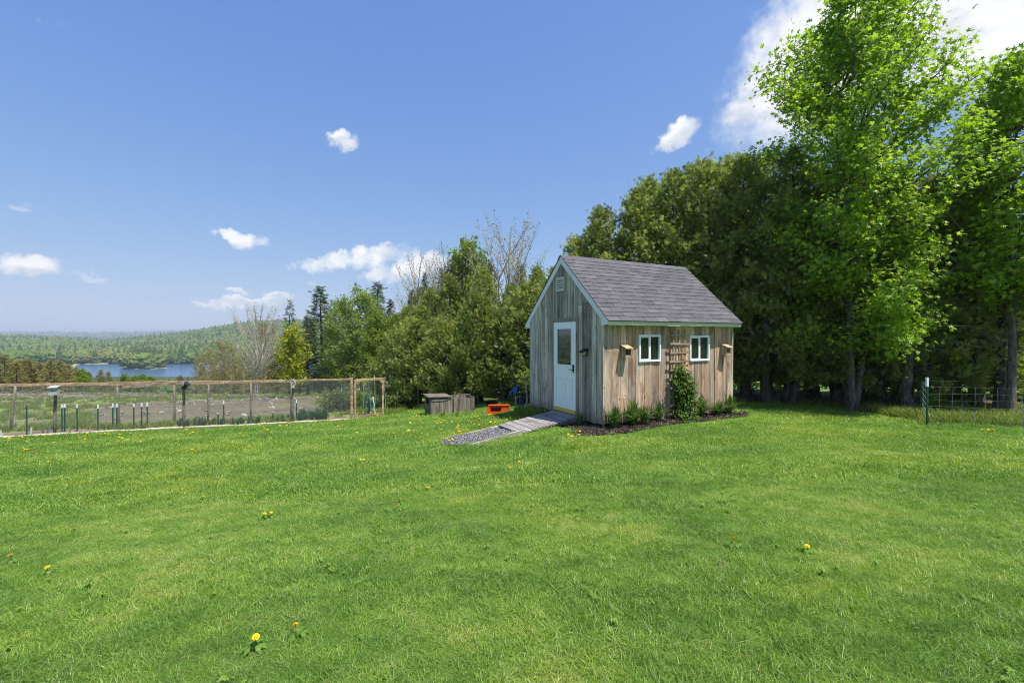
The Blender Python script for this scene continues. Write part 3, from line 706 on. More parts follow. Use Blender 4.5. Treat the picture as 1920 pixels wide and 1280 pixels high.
def clip_rects(x0, x1, z0, z1, holes):
    """split a vertical board around openings it crosses"""
    segs = [(z0, z1)]
    for (hx0, hx1, hz0, hz1) in holes:
        xm_ = (x0 + x1) / 2
        if not (hx0 < xm_ < hx1): continue
        cx0, cx1 = max(x0, hx0), min(x1, hx1)
        new = []
        for (a, b) in segs:
            if hz0 > a: new.append((a, min(b, hz0)))
            if hz1 < b: new.append((max(a, hz1), b))
        segs = [s for s in new if s[1] - s[0] > .02]
    return segs

def window_rect(xa, ya, xb, yb):
    a0, z1 = longwall(xa, ya); a1, z1b = longwall(xb, ya); _, z0 = longwall(xa, yb); _, z0b = longwall(xb, yb)
    return (a0, a1, (z0 + z0b) / 2, (z1 + z1b) / 2)
WIN = [window_rect(1196, 627.5, 1237, 678), window_rect(1291, 629, 1328, 676.5)]
# long wall boards
edges = [longwall(1120 + q / 5.564, 700)[0] for q in (65, 150, 235, 320, 400, 485, 568, 640, 722, 800, 870, 940, 1010, 1080, 1150, 1220, 1290, 1350, 1415)]
edges[0] = 0.0; edges[-1] = SL
for x0, x1 in zip(edges[:-1], edges[1:]):
    off = rng.uniform(0, .012); gap = rng.uniform(.004, .0085); zb = rng.uniform(-.03, .012)
    holes = [(w[0] - .0, w[1] + .0, w[2], w[3]) for w in WIN]
    xm = [x0, x1]
    # boards that are partly behind a window are cut back to it
    cuts = sorted({x0, x1} | {h[k] for h in holes for k in (0, 1) if x0 + .004 < h[k] < x1 - .004})
    if len(cuts) == 2:
        segs = [(x0, x1, s) for s in clip_rects(x0, x1, zb, SHF + .02, holes)]
    else:
        segs = []
        for c0, c1 in zip(cuts[:-1], cuts[1:]):
            segs += [(c0, c1, s) for s in clip_rects(c0, c1, zb, SHF + .02, holes)]
    for (c0, c1, (za, zt)) in segs:
        parts = [(za, zt)]
        if zt - za > 1.8 and rng.random() < .3:
            zm = rng.uniform(.25, .7); parts = [(za, zm - .002), (zm + .002, zt)]
        for (za_, zt_) in parts:
            o = off + rng.uniform(0, .003)
            g0 = gap if c0 == x0 else .0; g1 = gap if c1 == x1 else .0
            MB().box((c0 + g0, -.004 - o, za_), (c1 - g1, .024, zt_)).build('plank', M['board_tan'], shed)
# gable boards
DX0, DX1 = gablewall(1082, 690)[0], gablewall(1039.5, 690)[0]     # door opening, b coordinates
DZ0, DZ1 = .055, gablewall(1060, 601)[1] + .01
VENT = (gablewall(1059.3, 533)[0], gablewall(1044.8, 533)[0], gablewall(1052, 546)[1], gablewall(1052, 520.5)[1])
ge = [0.0]
while ge[-1] < SW - .13: ge.append(ge[-1] + rng.choice([.13, .15, .16, .18, .2]))
ge[-1] = SW
def gable_board(b0, b1, z0, z1, o):
    """a board whose top follows the roof slope where it reaches it"""
    top0, top1 = roof_z(b0) - .07, roof_z(b1) - .07
    poly = [(b0, z0), (b1, z0)]
    if z1 >= min(top0, top1):
        if b0 < SW / 2 < b1: poly += [(b1, min(z1, top1)), (SW / 2, min(z1, SHR - .07)), (b0, min(z1, top0))]
        else: poly += [(b1, min(z1, top1)), (b0, min(z1, top0))]
    else: poly += [(b1, z1), (b0, z1)]
    MB().prism(poly, -.004 - o, .024, lambda p, h: (h, p[0], p[1])).build('plank', M['board_grey'], shed)
for b0, b1 in zip(ge[:-1], ge[1:]):
    o = rng.uniform(0, .014); g = rng.uniform(.003, .007); zb = rng.uniform(-.03, .015)
    cuts = sorted({b0, b1} | {q for q in (DX0, DX1) if b0 + .025 < q < b1 - .025})
    for c0, c1 in zip(cuts[:-1], cuts[1:]):
        mid = (c0 + c1) / 2; isdoor = DX0 < mid < DX1
        z0 = DZ1 if isdoor else zb
        zt = 9.
        brk = []
        if not isdoor:
            if mid < DX0: brk = [gablewall(1090, 572)[1] + rng.uniform(-.05, .05)] if mid > .25 else []
            elif rng.random() < .75: brk = [rng.choice([.35, .55, .95, 1.5]) + rng.uniform(-.1, .1)]
            if mid > DX1 + .1 and rng.random() < .6: brk.append(gablewall(1015, 575)[1])
        zs = [z0] + sorted(brk) + [zt]
        for q, (za, zb2) in enumerate(zip(zs[:-1], zs[1:])):
            top = max(roof_z(c0), roof_z(c1)) - .07
            if za > min(roof_z(c0), roof_z(c1)) - .12: continue
            gable_board(c0 + (g if c0 == b0 else 0), c1 - (g if c1 == b1 else 0), za + (.002 if q else 0), zb2 - (.002 if zb2 < 9 else 0), o + rng.uniform(0, .006))
# corner strip
MB().box((-.022, -.03, -.06), (.0, -.012, SHF + .0)).build('corner_strip', M['board_grey'], shed)
# plain boarding on the two walls that face away
for k in range(16):
    x0 = k * SL / 16; MB().box((x0 + .003, SW - .02, -.02), (x0 + SL / 16 - .003, SW + .006 + rng.uniform(0, .006), SHF + .02)).build('plank', M['board_grey'], shed)
for b0, b1 in zip(ge[:-1], ge[1:]):
    t0, t1 = roof_z(b0) - .07, roof_z(b1) - .07; poly = [(b0 + .003, -.02), (b1 - .003, -.02), (b1 - .003, t1)] + ([(SW / 2, SHR - .07)] if b0 < SW / 2 < b1 else []) + [(b0 + .003, t0)]
    oo = rng.uniform(.004, .012); MB().prism(poly, SL - .02, SL + oo, lambda p, h: (h, p[0], p[1])).build('plank', M['board_grey'], shed)

# rake boards, fascia, soffit
for side in (0, 1):
    fl = (lambda b: b) if side == 0 else (lambda b: SW - b)
    for (h0, h1_) in ((-.036, -.018), (SL + .014, SL + .032)):
        rz = lambda b: roof_z(b) if b >= -SOE else 0
        drop = .125 / math.cos(math.atan(SLOPE))
        zt = lambda b: SHS + SLOPE * (b + SOE) - .022
        e = .03
        poly = [(-SOE, zt(-SOE)), (-SOE, SHF + .01), (.035, SHF - .012), (.035, zt(.035) - drop), (SW / 2, zt(SW / 2) - drop), (SW / 2, zt(SW / 2))]
        poly = [(fl(p[0]), p[1]) for p in poly]
        MB().prism(poly, h0, h1_, lambda p, h: (h, p[0], p[1])).build('rake_board', M['trim_shaded'], shed)
    y0, y1 = (-SOE - .004, -SOE + .016) if side == 0 else (SW + SOE - .016, SW + SOE + .004)
    MB().box((-.017, y0, SHF - .004), (SL + .013, y1, SHS - .016)).build('fascia', M['trim_grasslit'], shed)
    y0, y1 = (-SOE + .018, -.012) if side == 0 else (SW + .014, SW + SOE - .018)
    MB().box((-.016, y0, SHF + .022), (SL + .012, y1, SHF + .034)).build('soffit', M['trim_grasslit'], shed)

# roof deck and shingles
roofp = MB()
for side in (0, 1):
    fl = (lambda b: b) if side == 0 else (lambda b: SW - b)
    def up(b, h): return SHS + SLOPE * (b + SOE) + h
    roofp.prism([(fl(-SOE - .02), up(-SOE - .02, -.020)), (fl(SW / 2), up(SW / 2, -.020)), (fl(SW / 2), up(SW / 2, -.006)), (fl(-SOE - .02), up(-SOE - .02, -.006))], -.045, SL + .045, lambda p, h: (h, p[0], p[1]))
roof = roofp.build('roof', M['shingle'], shed)
ang = math.atan(SLOPE); cs, sn = math.cos(ang), math.sin(ang); slope_len = (SW / 2 + SOE + .02) / cs
NR = 16; ex = slope_len / NR; tabw = .335
def shingle_mesh(w, name):
    # local: x along the eave, y up the slope, z out of the roof; butt edge thick and proud
    return MB().add([(0, -.014, .006), (w, -.014, .006), (w, ex, .001), (0, ex, .001), (0, -.014, .014), (w, -.014, .014), (w, ex, .004), (0, ex, .004)],
                    [(0, 3, 2, 1), (4, 5, 6, 7), (0, 1, 5, 4), (1, 2, 6, 5), (2, 3, 7, 6), (3, 0, 4, 7)]).mesh(name, M['shingle'])
full = shingle_mesh(tabw - .008, 'shingle_tab'); n_sh = 0
hidden = MB()
x_start, x_end = -.05, SL + .05
for side in (0, 1):
    Mx = Matrix(((1, 0, 0, 0), (0, cs, -sn, -SOE - .02), (0, sn, cs, SHS - SLOPE * .02 - .006), (0, 0, 0, 1)))
    if side: Mx = Matrix(((-1, 0, 0, SL), (0, -1, 0, SW), (0, 0, 1, 0), (0, 0, 0, 1))) @ Mx
    for r_ in range(NR):
        x = x_start - (0, tabw / 2)[r_ % 2] - (.06 if r_ % 4 > 1 else 0)
        while x < x_end - .01:
            a, b = max(x, x_start), min(x + tabw - .008, x_end)
            if b - a > .03:
                m3 = Mx @ Matrix.Translation((a, r_ * ex, 0))
                if side == 0:
                    me = full if b - a > tabw - .012 else shingle_mesh(b - a, 'shingle_cut')
                    o = link('shingle', me, roof); o.matrix_local = m3 @ Matrix.Translation((0, rng.uniform(-.004, .004), rng.uniform(0, .0015))) @ Matrix.Rotation(rng.uniform(-.004, .004), 4, 'Z')
                    n_sh += 1
                else:
                    hidden.box((0, -.012, .003), (b - a, ex, .008), m3)
            x += tabw
o = hidden.build('back_slope_shingles', M['shingle'], roof); o['kind'] = 'stuff'
nc = 13; cl = (x_end - x_start) / nc
for k in range(nc):
    x0 = x_start + k * cl; mb = MB(); w = .15
    for s in (-1, 1):
        y1_, z1_ = s * w * cs, -w * sn
        zz = SHR + .012 + .002 * (k % 2)
        mb.add([(x0 - .01, SW / 2, zz), (x0 + cl, SW / 2, zz - .004), (x0 + cl, SW / 2 + y1_, zz - .004 + z1_), (x0 - .01, SW / 2 + y1_, zz + z1_),
                (x0 - .01, SW / 2, zz - .008), (x0 + cl, SW / 2, zz - .012), (x0 + cl, SW / 2 + y1_, zz - .012 + z1_), (x0 - .01, SW / 2 + y1_, zz - .008 + z1_)],
               [(0, 1, 2, 3), (4, 7, 6, 5), (0, 3, 7, 4), (3, 2, 6, 7), (2, 1, 5, 6), (1, 0, 4, 5)])
    mb.build('ridge_shingle', M['shingle'], roof)

# windows
for (a0, a1, z0, z1) in WIN:
    fw = .045; y0, y1 = -.045, .02
    mb = MB(); mb.box((a0, y0, z0), (a1, y1, z0 + fw)).box((a0, y0, z1 - fw), (a1, y1, z1)).box((a0, y0, z0 + fw), (a0 + fw, y1, z1 - fw)).box((a1 - fw, y0, z0 + fw), (a1, y1, z1 - fw))
    w = mb.build('window', M['white'], shed, bevel=.004)
    am = (a0 + a1) / 2 - .005
    mb = MB(); mb.box((am - .028, y0 + .012, z0 + fw), (am + .028, y1 - .004, z1 - fw))
    mb.build('mullion', M['white'], w)
    # left sash sits forward of the right pane
    mb = MB(); l0, l1, b0, b1 = a0 + fw, am - .028, z0 + fw, z1 - fw
    mb.box((l0, y0 + .016, b0), (l0 + .018, .0, b1)).box((l0 + .018, y0 + .016, b0), (l1, .0, b0 + .018)).box((l0 + .018, y0 + .016, b1 - .018), (l1, .0, b1))
    mb.build('sash', M['white'], w)
    MB().box((l0 + .018, -.014, b0 + .018), (l1, -.008, b1 - .018)).build('pane', M['glass'], w)
    MB().box((am + .028, .0, b0), (a1 - fw, .006, b1)).build('pane', M['glass'], w)
    mb = MB(); mb.box((a1 - fw - .045, -.006, b0), (a1 - fw - .012, -.002, b1)); mb.build('curtain', M['curtain'], w)
    mb = MB(); mb.box((a0 + .06, y0 - .008, z0 + .004), (a0 + .09, y0 - .001, z0 + .016)).box((a1 - .09, y0 - .008, z0 + .004), (a1 - .06, y0 - .001, z0 + .016)); mb.build('weep_cover', M['white'], w)

# vent
b0, b1, z0, z1 = VENT
mb = MB(); x0, x1 = -.045, -.006; fw = .028
mb.box((x0, b0, z0), (x1, b1, z0 + fw)).box((x0, b0, z1 - fw), (x1, b1, z1)).box((x0, b0, z0 + fw), (x1, b0 + fw, z1 - fw)).box((x0, b1 - fw, z0 + fw), (x1, b1, z1 - fw))
vent = mb.build('gable_vent', M['cream'], shed)
MB().box((-.012, b0 + fw, z0 + fw), (-.006, b1 - fw, z1 - fw)).build('back_plate', M['core'], vent)
ns = 6
for k in range(ns):
    zc = z0 + fw + (z1 - z0 - 2 * fw) * (k + .5) / ns; hh = (z1 - z0 - 2 * fw) / ns * .36
    MB().add([(-.043, b0 + fw, zc - hh), (-.043, b1 - fw, zc - hh), (-.018, b1 - fw, zc + hh), (-.018, b0 + fw, zc + hh), (-.039, b0 + fw, zc - hh - .002), (-.039, b1 - fw, zc - hh - .002), (-.014, b1 - fw, zc + hh - .002), (-.014, b0 + fw, zc + hh - .002)],
             [(0, 1, 2, 3), (7, 6, 5, 4), (0, 4, 5, 1), (2, 6, 7, 3), (0, 3, 7, 4), (1, 5, 6, 2)]).build('slat', M['cream'], vent)

# door
d0, d1, dz0, dz1 = DX0 + .02, DX1 - .005, DZ0, DZ1 - .045
GB0, GB1 = gablewall(1072.6, 650)[0], gablewall(1046.8, 650)[0]; GZ0, GZ1 = gablewall(1060, 683)[1], gablewall(1060, 616.5)[1]
mb = MB(); X0, X1 = -.022, .03
mb.box((X0, d0, dz0), (X1, d1, GZ0)).box((X0, d0, GZ1), (X1, d1, dz1)).box((X0, d0, GZ0), (X1, GB0, GZ1)).box((X0, GB1, GZ0), (X1, d1, GZ1))
door = mb.build('door', M['doorwhite'], shed)
mb = MB(); t = .022
mb.box((X0 - .012, GB0 - t, GZ0 - t), (X0 - .001, GB1 + t, GZ0)).box((X0 - .012, GB0 - t, GZ1), (X0 - .001, GB1 + t, GZ1 + t)).box((X0 - .012, GB0 - t, GZ0), (X0 - .001, GB0, GZ1)).box((X0 - .012, GB1, GZ0), (X0 - .001, GB1 + t, GZ1))
mb.build('glazing_bead', M['doorwhite'], door)
MB().box((-.012, GB0, GZ0), (-.004, GB1, GZ1)).build('pane', M['doorglass'], door)
# two raised panels with a moulded groove round each
dm = (d0 + d1) / 2
for (p0, p1) in ((d0 + .12, dm - .045), (dm + .045, d1 - .12)):
    q0, q1 = dz0 + .22, GZ0 - .30
    mb = MB(); g = .016
    for (aa, bb, cc, dd) in ((p0, p1, q0, q0 + g), (p0, p1, q1 - g, q1), (p0, p0 + g, q0 + g, q1 - g), (p1 - g, p1, q0 + g, q1 - g)): mb.box((X0 - .009, aa, cc), (X0 - .0005, bb, dd))
    mb.box((X0 - .005, p0 + .045, q0 + .045), (X0 - .0005, p1 - .045, q1 - .045))
    mb.build('panel', M['doorwhite'], door, bevel=.003)
MB().box((X0 - .014, d0 + .004, dz0 + .002), (X0 - .001, d1 - .004, dz0 + .085)).build('door_sweep', M['yellow'], door)
hb, hz0, hz1 = gablewall(1077, 690)[0], gablewall(1077, 698.5)[1], gablewall(1077, 683.5)[1]
mb = MB(); mb.box((X0 - .014, hb - .02, hz0), (X0 - .001, hb + .025, hz1)); hzm = hz0 + .065
mb.tube([(X0 - .012, hb, hzm), (X0 - .055, hb, hzm), (X0 - .06, hb + .02, hzm + .002), (X0 - .055, hb + .11, hzm + .008)], [.011, .01, .01, .007], 8)
mb.tube([(X0 - .012, hb, hz1 - .035), (X0 - .03, hb, hz1 - .035)], .017, 8)
mb.build('handle', M['black'], door)
# door casing
mb = MB(); c0 = gablewall(1086, 690)[0]
mb.box((-.026, c0, dz0 - .05), (.0, DX0 + .017, DZ1 + .05)).box((-.026, DX0 + .019, dz1 + .004), (.0, d1 + .03, DZ1 + .05)).box((-.024, d1 + .002, dz0 - .05), (.0, d1 + .026, dz1 + .002))
mb.build('door_casing', M['board_grey'], shed)
MB().box((-.05, DX0 - .01, .005), (.02, DX1 + .01, .05)).build('door_sill', M['skirt'], shed)

# wall lantern: sloping solar hood, lamp glass below, arm from a back plate
lb, lz0, lz1 = gablewall(1101, 658)[0], gablewall(1101, 666)[1], gablewall(1101, 651)[1]
lant = empty('wall_lantern', shed_world(-.02, lb, lz0), math.atan2(SU.y, SU.x), 'small black solar lantern fixed beside the shed door', 'lantern')
MB().box((-.006, -.04, -.02), (.012, .04, .14)).build('back_plate', M['black'], lant)
MB().add([(-.008, -.085, .13), (-.008, .085, .13), (-.16, .07, .055), (-.16, -.07, .055), (-.008, -.085, .155), (-.008, .085, .155), (-.165, .075, .075), (-.165, -.075, .075)], [(0, 1, 2, 3), (7, 6, 5, 4), (0, 4, 5, 1), (1, 5, 6, 2), (2, 6, 7, 3), (3, 7, 4, 0)]).build('hood', M['black'], lant)
mb = MB(); mb.add([(-.03, -.05, .10), (-.03, .05, .10), (-.14, .05, .055), (-.14, -.05, .055), (-.035, -.035, .015), (-.035, .035, .015), (-.12, .035, .0), (-.12, -.035, .0)], [(0, 1, 2, 3), (7, 6, 5, 4), (0, 4, 5, 1), (1, 5, 6, 2), (2, 6, 7, 3), (3, 7, 4, 0)])
mb.build('lamp_glass', painted('lantern_glass', (.42, .40, .30), .2, .5, 0), lant)
mb = MB()
for (y, x) in ((-.054, -.03), (.054, -.03), (-.054, -.142), (.054, -.142)): mb.tube([(x, y, .1), (x * .85, y * .68, .002)], .005, 5)
mb.tube([(-.03, -.038, .004), (-.125, -.038, -.006), (-.125, .038, -.006), (-.03, .038, .004), (-.03, -.038, .004)], .005, 5); mb.build('cage', M['black'], lant)

# two open-fronted nest boxes on the long wall
def nest_box(px, py_top, py_bot, label):
    a, zt = longwall(px, py_top); _, zb = longwall(px, py_bot)
    n = empty('nest_box', shed_world(a, -.014, zb), math.atan2(SU.y, SU.x), label, 'nest box', 'open fronted nest boxes on the long wall')
    w, d, h = .15, .15, zt - zb; t = .014
    mb = MB()
    for s in (0, 1): mb.prism([(0, 0), (-d, 0), (-d, h - .06), (0, h)], (-w / 2, w / 2 - t)[s], (-w / 2 + t, w / 2)[s], lambda p, q: (q, p[0], p[1]))
    mb.build('side_wall', M['nestbox'], n)
    MB().box((-w / 2 + t, -t, 0), (w / 2 - t, 0, h - .012)).build('back_wall', M['nestin'], n)
    MB().box((-w / 2 + t, -d, 0), (w / 2 - t, -t, t)).build('floor_board', M['nestbox'], n)
    MB().box((-w / 2 + t, -d, t), (w / 2 - t, -d + t, .075)).build('front_board', M['nestbox'], n)
    MB().add([(-w / 2 - .025, .004, h + .004), (w / 2 + .025, .004, h + .004), (w / 2 + .025, -d - .05, h - .076), (-w / 2 - .025, -d - .05, h - .076),
              (-w / 2 - .025, .004, h + .02), (w / 2 + .025, .004, h + .02), (w / 2 + .025, -d - .05, h - .06), (-w / 2 - .025, -d - .05, h - .06)], [(0, 1, 2, 3), (7, 6, 5, 4), (0, 4, 5, 1), (1, 5, 6, 2), (2, 6, 7, 3), (3, 7, 4, 0)]).build('lid', M['nestbox'], n)
    return n
nest_box(1168, 647, 670.5, 'wooden open fronted nest box on the shed wall left of the windows')
nest_box(1355, 645.5, 665.5, 'wooden open fronted nest box at the far right end of the shed wall')

# trellis
ta0, ta1 = longwall(1250, 700)[0], longwall(1288.5, 700)[0]; tw = ta1 - ta0
tz0 = -.02; ttop = longwall(1268, 620)[1]
tr = empty('trellis', shed_world((ta0 + ta1) / 2, -.075, 0), math.atan2(SU.y, SU.x), 'weathered wooden lath trellis leaning against shed wall between two windows', 'trellis')
for k, xx in enumerate((-.19, -.015, .16)):
    MB().box((xx - .022, -.008, tz0 + .06), (xx + .022, .012, ttop + .02 * k)).build('upright', M['lathw'], tr)
for k in range(10):
    zc = ttop - .10 - k * .195; w2 = tw / 2 * (1 if k else .92) + rng.uniform(-.01, .01); dz = rng.uniform(-.008, .008)
    if zc < .05: break
    MB().add([(-w2, -.026, zc - .02 - dz), (w2, -.026, zc - .02 + dz), (w2, -.009, zc - .02 + dz), (-w2, -.009, zc - .02 - dz), (-w2, -.026, zc + .02 - dz), (w2, -.026, zc + .02 + dz), (w2, -.009, zc + .02 + dz), (-w2, -.009, zc + .02 - dz)],
             [(0, 3, 2, 1), (4, 5, 6, 7), (0, 1, 5, 4), (1, 2, 6, 5), (2, 3, 7, 6), (3, 0, 4, 7)]).build('crossbar', M['lath'], tr)

# ramp to the door
RB0, RB1 = DX0 - .06, DX1 + .03; RL = 1.46
gr = [shed_world(-RL, (RB0 + RB1) / 2), None]; zlo = h1(gr[0].x, gr[0].y) + .065 - SHED.z; zhi = .015
ramp_o = empty('entry_ramp', shed_world(0, 0, 0), math.atan2(SU.y, SU.x), 'grey plank ramp leading from the gravel up to the shed door', 'ramp')
nb = 9; 
for k in range(nb):
    t0, t1 = k / nb, (k + 1) / nb; x0, x1 = -.03 - RL * t0, -.03 - RL * t1 + .016; z0, z1 = zhi + (zlo - zhi) * t0, zhi + (zlo - zhi) * t1
    o0, o1 = rng.uniform(-.012, .012), rng.uniform(-.012, .012); th = .036
    MB().add([(x0, RB0 + o0, z0), (x0, RB1 + o1, z0), (x1, RB1 + o1, z1), (x1, RB0 + o0, z1), (x0, RB0 + o0, z0 - th), (x0, RB1 + o1, z0 - th), (x1, RB1 + o1, z1 - th), (x1, RB0 + o0, z1 - th)],
             [(0, 1, 2, 3), (7, 6, 5, 4), (0, 4, 5, 1), (1, 5, 6, 2), (2, 6, 7, 3), (3, 7, 4, 0)]).build('plank', M['ramp'], ramp_o, bevel=.003)
for y in (RB0 + .03, (RB0 + RB1) / 2, RB1 - .07):
    MB().prism([(-.04, zhi - .04), (-.03 - RL, zlo - .04), (-.03 - RL, zlo - .10), (-.04, zhi - .19)], y, y + .04, lambda p, h: (p[0], h, p[1])).build('joist', M['ramp'], ramp_o)
mb = MB(); mb.box((-.11, RB0 - .03, zhi - .42), (-.05, RB0 + .027, zhi - .02)); mb.build('post', M['ramp'], ramp_o)

# gravel landing: boards on both sides, stones between
def ground_local(a, b): p = shed_world(a, b); return h1(p.x, p.y) - SHED.z
def edging(a0, a1, b, h, label, thick=.035, b1=None):
    o = empty('edging_board', shed_world(0, 0, 0), math.atan2(SU.y, SU.x), label, 'edging board')
    b1 = b if b1 is None else b1; z0, z1 = ground_local(a0, b), ground_local(a1, b1)
    MB().add([(a0, b, z0 - .1), (a1, b1, z1 - .1), (a1, b1 + thick, z1 - .1), (a0, b + thick, z0 - .1), (a0, b, z0 + h), (a1, b1, z1 + .02), (a1, b1 + thick, z1 + .02), (a0, b + thick, z0 + h)],
             [(0, 3, 2, 1), (4, 5, 6, 7), (0, 1, 5, 4), (1, 2, 6, 5), (2, 3, 7, 6), (3, 0, 4, 7)]).build('board', M['edging'], o, bevel=.003)
edging(-1.42, -2.62, RB0 - .045, .10, 'pale board along the near side of the gravel landing')
edging(-1.42, -2.55, RB1 + .01, .075, 'pale board along the far side of the gravel landing')
def gravel_mask(x, y):
    a, b = shed_local(x, y); r = np.hypot((a + 2.35) / .62, (b - (RB0 + RB1) / 2) / ((RB1 - RB0) / 2 + .02))
    return (b > RB0 - .02) & (b < RB1 + .02) & (a < -1.38) & ((a > -2.35) | (r < 1))
g0 = shed_world(-2.0, 1.4)
drape('gravel_bed', gravel_mask, M['fieldsoil'], .02, ext=(g0.x - 1.6, g0.x + 1.6, g0.y - 1.6, g0.y + 1.6), step=.05)
def pebble(name, rs, mat):
    import bmesh
    bm = bmesh.new(); bmesh.ops.create_icosphere(bm, subdivisions=1, radius=1)
    for v in bm.verts: v.co *= rs.uniform(.75, 1.2); v.co.z *= .65
    me = bpy.data.meshes.new(name); bm.to_mesh(me); bm.free(); me.materials.append(mat); return me
rs = random.Random(3)
stone_src = source_collection('stone_sources', [pebble(f'stone_{i}', rs, M['stone']) for i in range(5)])
r_ = np.random.default_rng(4); n = 17000; x = r_.uniform(g0.x - 1.7, g0.x + 1.7, n); y = r_.uniform(g0.y - 1.7, g0.y + 1.7, n); k = gravel_mask(x, y); x, y = x[k], y[k]
tag(scatter('gravel', np.stack([x, y, H(x, y) + .028], 1), r_.uniform(0, 6.28, (len(x), 3)), uscale(r_.uniform(.009, .019, len(x))), r_.integers(0, 5, len(x)), stone_src), 'grey crushed stone at the foot of the ramp')

# mulch bed
def bed_mask(x, y):
    a, b = shed_local(x, y); return ((b < .05) & (b > -mulch_edge(a)) & (a > -.75) & (a < 4.7)) | ((a < .05) & (a > -.5 - .05 * wobble(x, y, 4)) & (b >= 0) & (b < .8))
m0 = shed_world(2, -.3)
drape('mulch_bed', bed_mask, M['mulch'], .022, ext=(m0.x - 3.3, m0.x + 3.3, m0.y - 2.6, m0.y + 2.6), step=.05)
chip_src = source_collection('chip_sources', [MB().box((-1, -.35, -.15), (1, .35, .15)).mesh(f'chip_{i}', M['chip']) for i in range(2)] + [pebble('chip_lump', rs, M['chip'])])
n = 16000; x = r_.uniform(m0.x - 3.3, m0.x + 3.3, n); y = r_.uniform(m0.y - 2.6, m0.y + 2.6, n); k = bed_mask(x, y); x, y = x[k], y[k]
tag(scatter('mulch', np.stack([x, y, H(x, y) + .03], 1), zrots(r_, len(x), .5), uscale(r_.uniform(.010, .028, len(x))), r_.integers(0, 3, len(x)), chip_src), 'dark bark mulch chips in the bed below the shed wall')

# arching strap-leaved clumps in the bed
def strap_clump(name, seed, n, h0, h1_, spread, w, mat):
    g = np.random.default_rng(seed); V = []; Fq = []; T = []
    for k in range(n):
        an = g.uniform(0, 6.283); h = g.uniform(h0, h1_); sp = spread * abs(g.normal(.5, .4)); r0 = g.uniform(0, .05); dx, dy = math.cos(an), math.sin(an); sx, sy = -dy * w / 2, dx * w / 2
        pts = []
        for t, wz in ((0, .8), (.3, 1), (.6, 1), (.85, .7), (1, .1)):
            rr = r0 + sp * t ** 1.7; z = h * (t - .32 * t ** 3 * min(1.5, sp / h * 2)); pts.append((rr * dx, rr * dy, z, wz))
        b = len(V)
        for (x, y, z, wz) in pts: V += [(x - sx * wz, y - sy * wz, z), (x + sx * wz, y + sy * wz, z)]
        Fq += [(b + 2 * i, b + 2 * i + 1, b + 2 * i + 3, b + 2 * i + 2) for i in range(4)]; T += [g.uniform(0, 1)] * 10
    return mesh_np(name, V, np.array(Fq), mat, tint=T)
lily = [strap_clump(f'strap_leaves_{i}', 20 + i, 150, .26, .50, .30, .016, M['lily']) for i in range(3)]
for (px, py, s, lab) in ((1152, 804, 1.0, 'nearest green strap leaved clump at the left end of the mulch bed'), (1188, 798, 1.12, 'tall upright strap leaved clump second from the bed left end'), (1208, 797, .82, 'narrow strap leaved clump left of the climbing plant'), (1235, 791, .9, 'strap leaved clump touching the left side of the climbing plant'),
                         (1315, 782, 1.05, 'wide strap leaved clump under the right shed window'), (1347, 780, .8, 'small strap leaved clump between right window and shed end'), (1368, 777, 1.0, 'strap leaved clump at the far right shed corner'), (1087, 799, .62, 'small strap leaved clump beside the ramp post')):
    x, y, z = ground_px(px, py); o = link('strap_leaf_plant', lily[rs.randrange(3)]); o.location = (x, y, z); o.rotation_euler = (0, 0, rs.uniform(0, 6)); o.scale = (s * 1.15,) * 3
    tag(o, lab, 'plant', 'strap leaved plants along the shed')
# ------------------------------------------------------------------ garden fence
def fpt(l, n, z):        # fence line coordinates, z above the ground
    p = FA + FU * l + FN * n; return Vector((p.x, p.y, h1(p.x, p.y) + z))
FRZ = math.atan2(FU.y, FU.x)
def bar(mb, p, q, w, h, up=Vector((0, 0, 1))):
    """a board from p to q, w thick sideways, h high (hangs centred)"""
    p, q = Vector(p), Vector(q); t = (q - p).normalized(); s = t.cross(up).normalized(); u = s.cross(t)
    vs = []
    for c in (p, q):
        for (a, b) in ((-1, -1), (1, -1), (1, 1), (-1, 1)): vs.append(c + s * a * w / 2 + u * b * h / 2)
    return mb.add(vs, [(0, 3, 2, 1), (4, 5, 6, 7), (0, 1, 5, 4), (1, 2, 6, 5), (2, 3, 7, 6), (3, 0, 4, 7)])
def wires(mb, segs, r=.0013):
    for p, q in segs:
        p, q = Vector(p), Vector(q); t = (q - p).normalized(); a = t.cross(Vector((.3, .5, .81))).normalized(); b = t.cross(a)
        vs = [c + (a * math.cos(k * 2.094) + b * math.sin(k * 2.094)) * r for c in (p, q) for k in range(3)]
        mb.add(vs, [(0, 1, 4, 3), (1, 2, 5, 4), (2, 0, 3, 5)])
def l_of(px, n=0.0):     # distance along the fence line of a photograph column
    k = (px - 960) / F; o = FA + FN * n; return (k * o.y - o.x) / (FU.x - k * FU.y)
def place(o, loc, rz=0.0): o.matrix_world = Matrix.Translation(loc) @ Matrix.Rotation(rz, 4, 'Z'); return o
def stick(name, p, q, r0, r1, mat, label, cat, group=None, sides=7, bend=.02, seed=0):
    rr = random.Random(seed); p, q = Vector(p), Vector(q); n = 6
    pts = [p.lerp(q, i / n) - p + Vector((rr.uniform(-bend, bend), rr.uniform(-bend, bend), 0)) * (0 < i < n) for i in range(n + 1)]
    o = MB().tube(pts, [r0 + (r1 - r0) * i / n * rr.uniform(.9, 1.1) for i in range(n + 1)], sides).build(name, mat, None, smooth=True)
    o.location = p; return tag(o, label, cat, group)

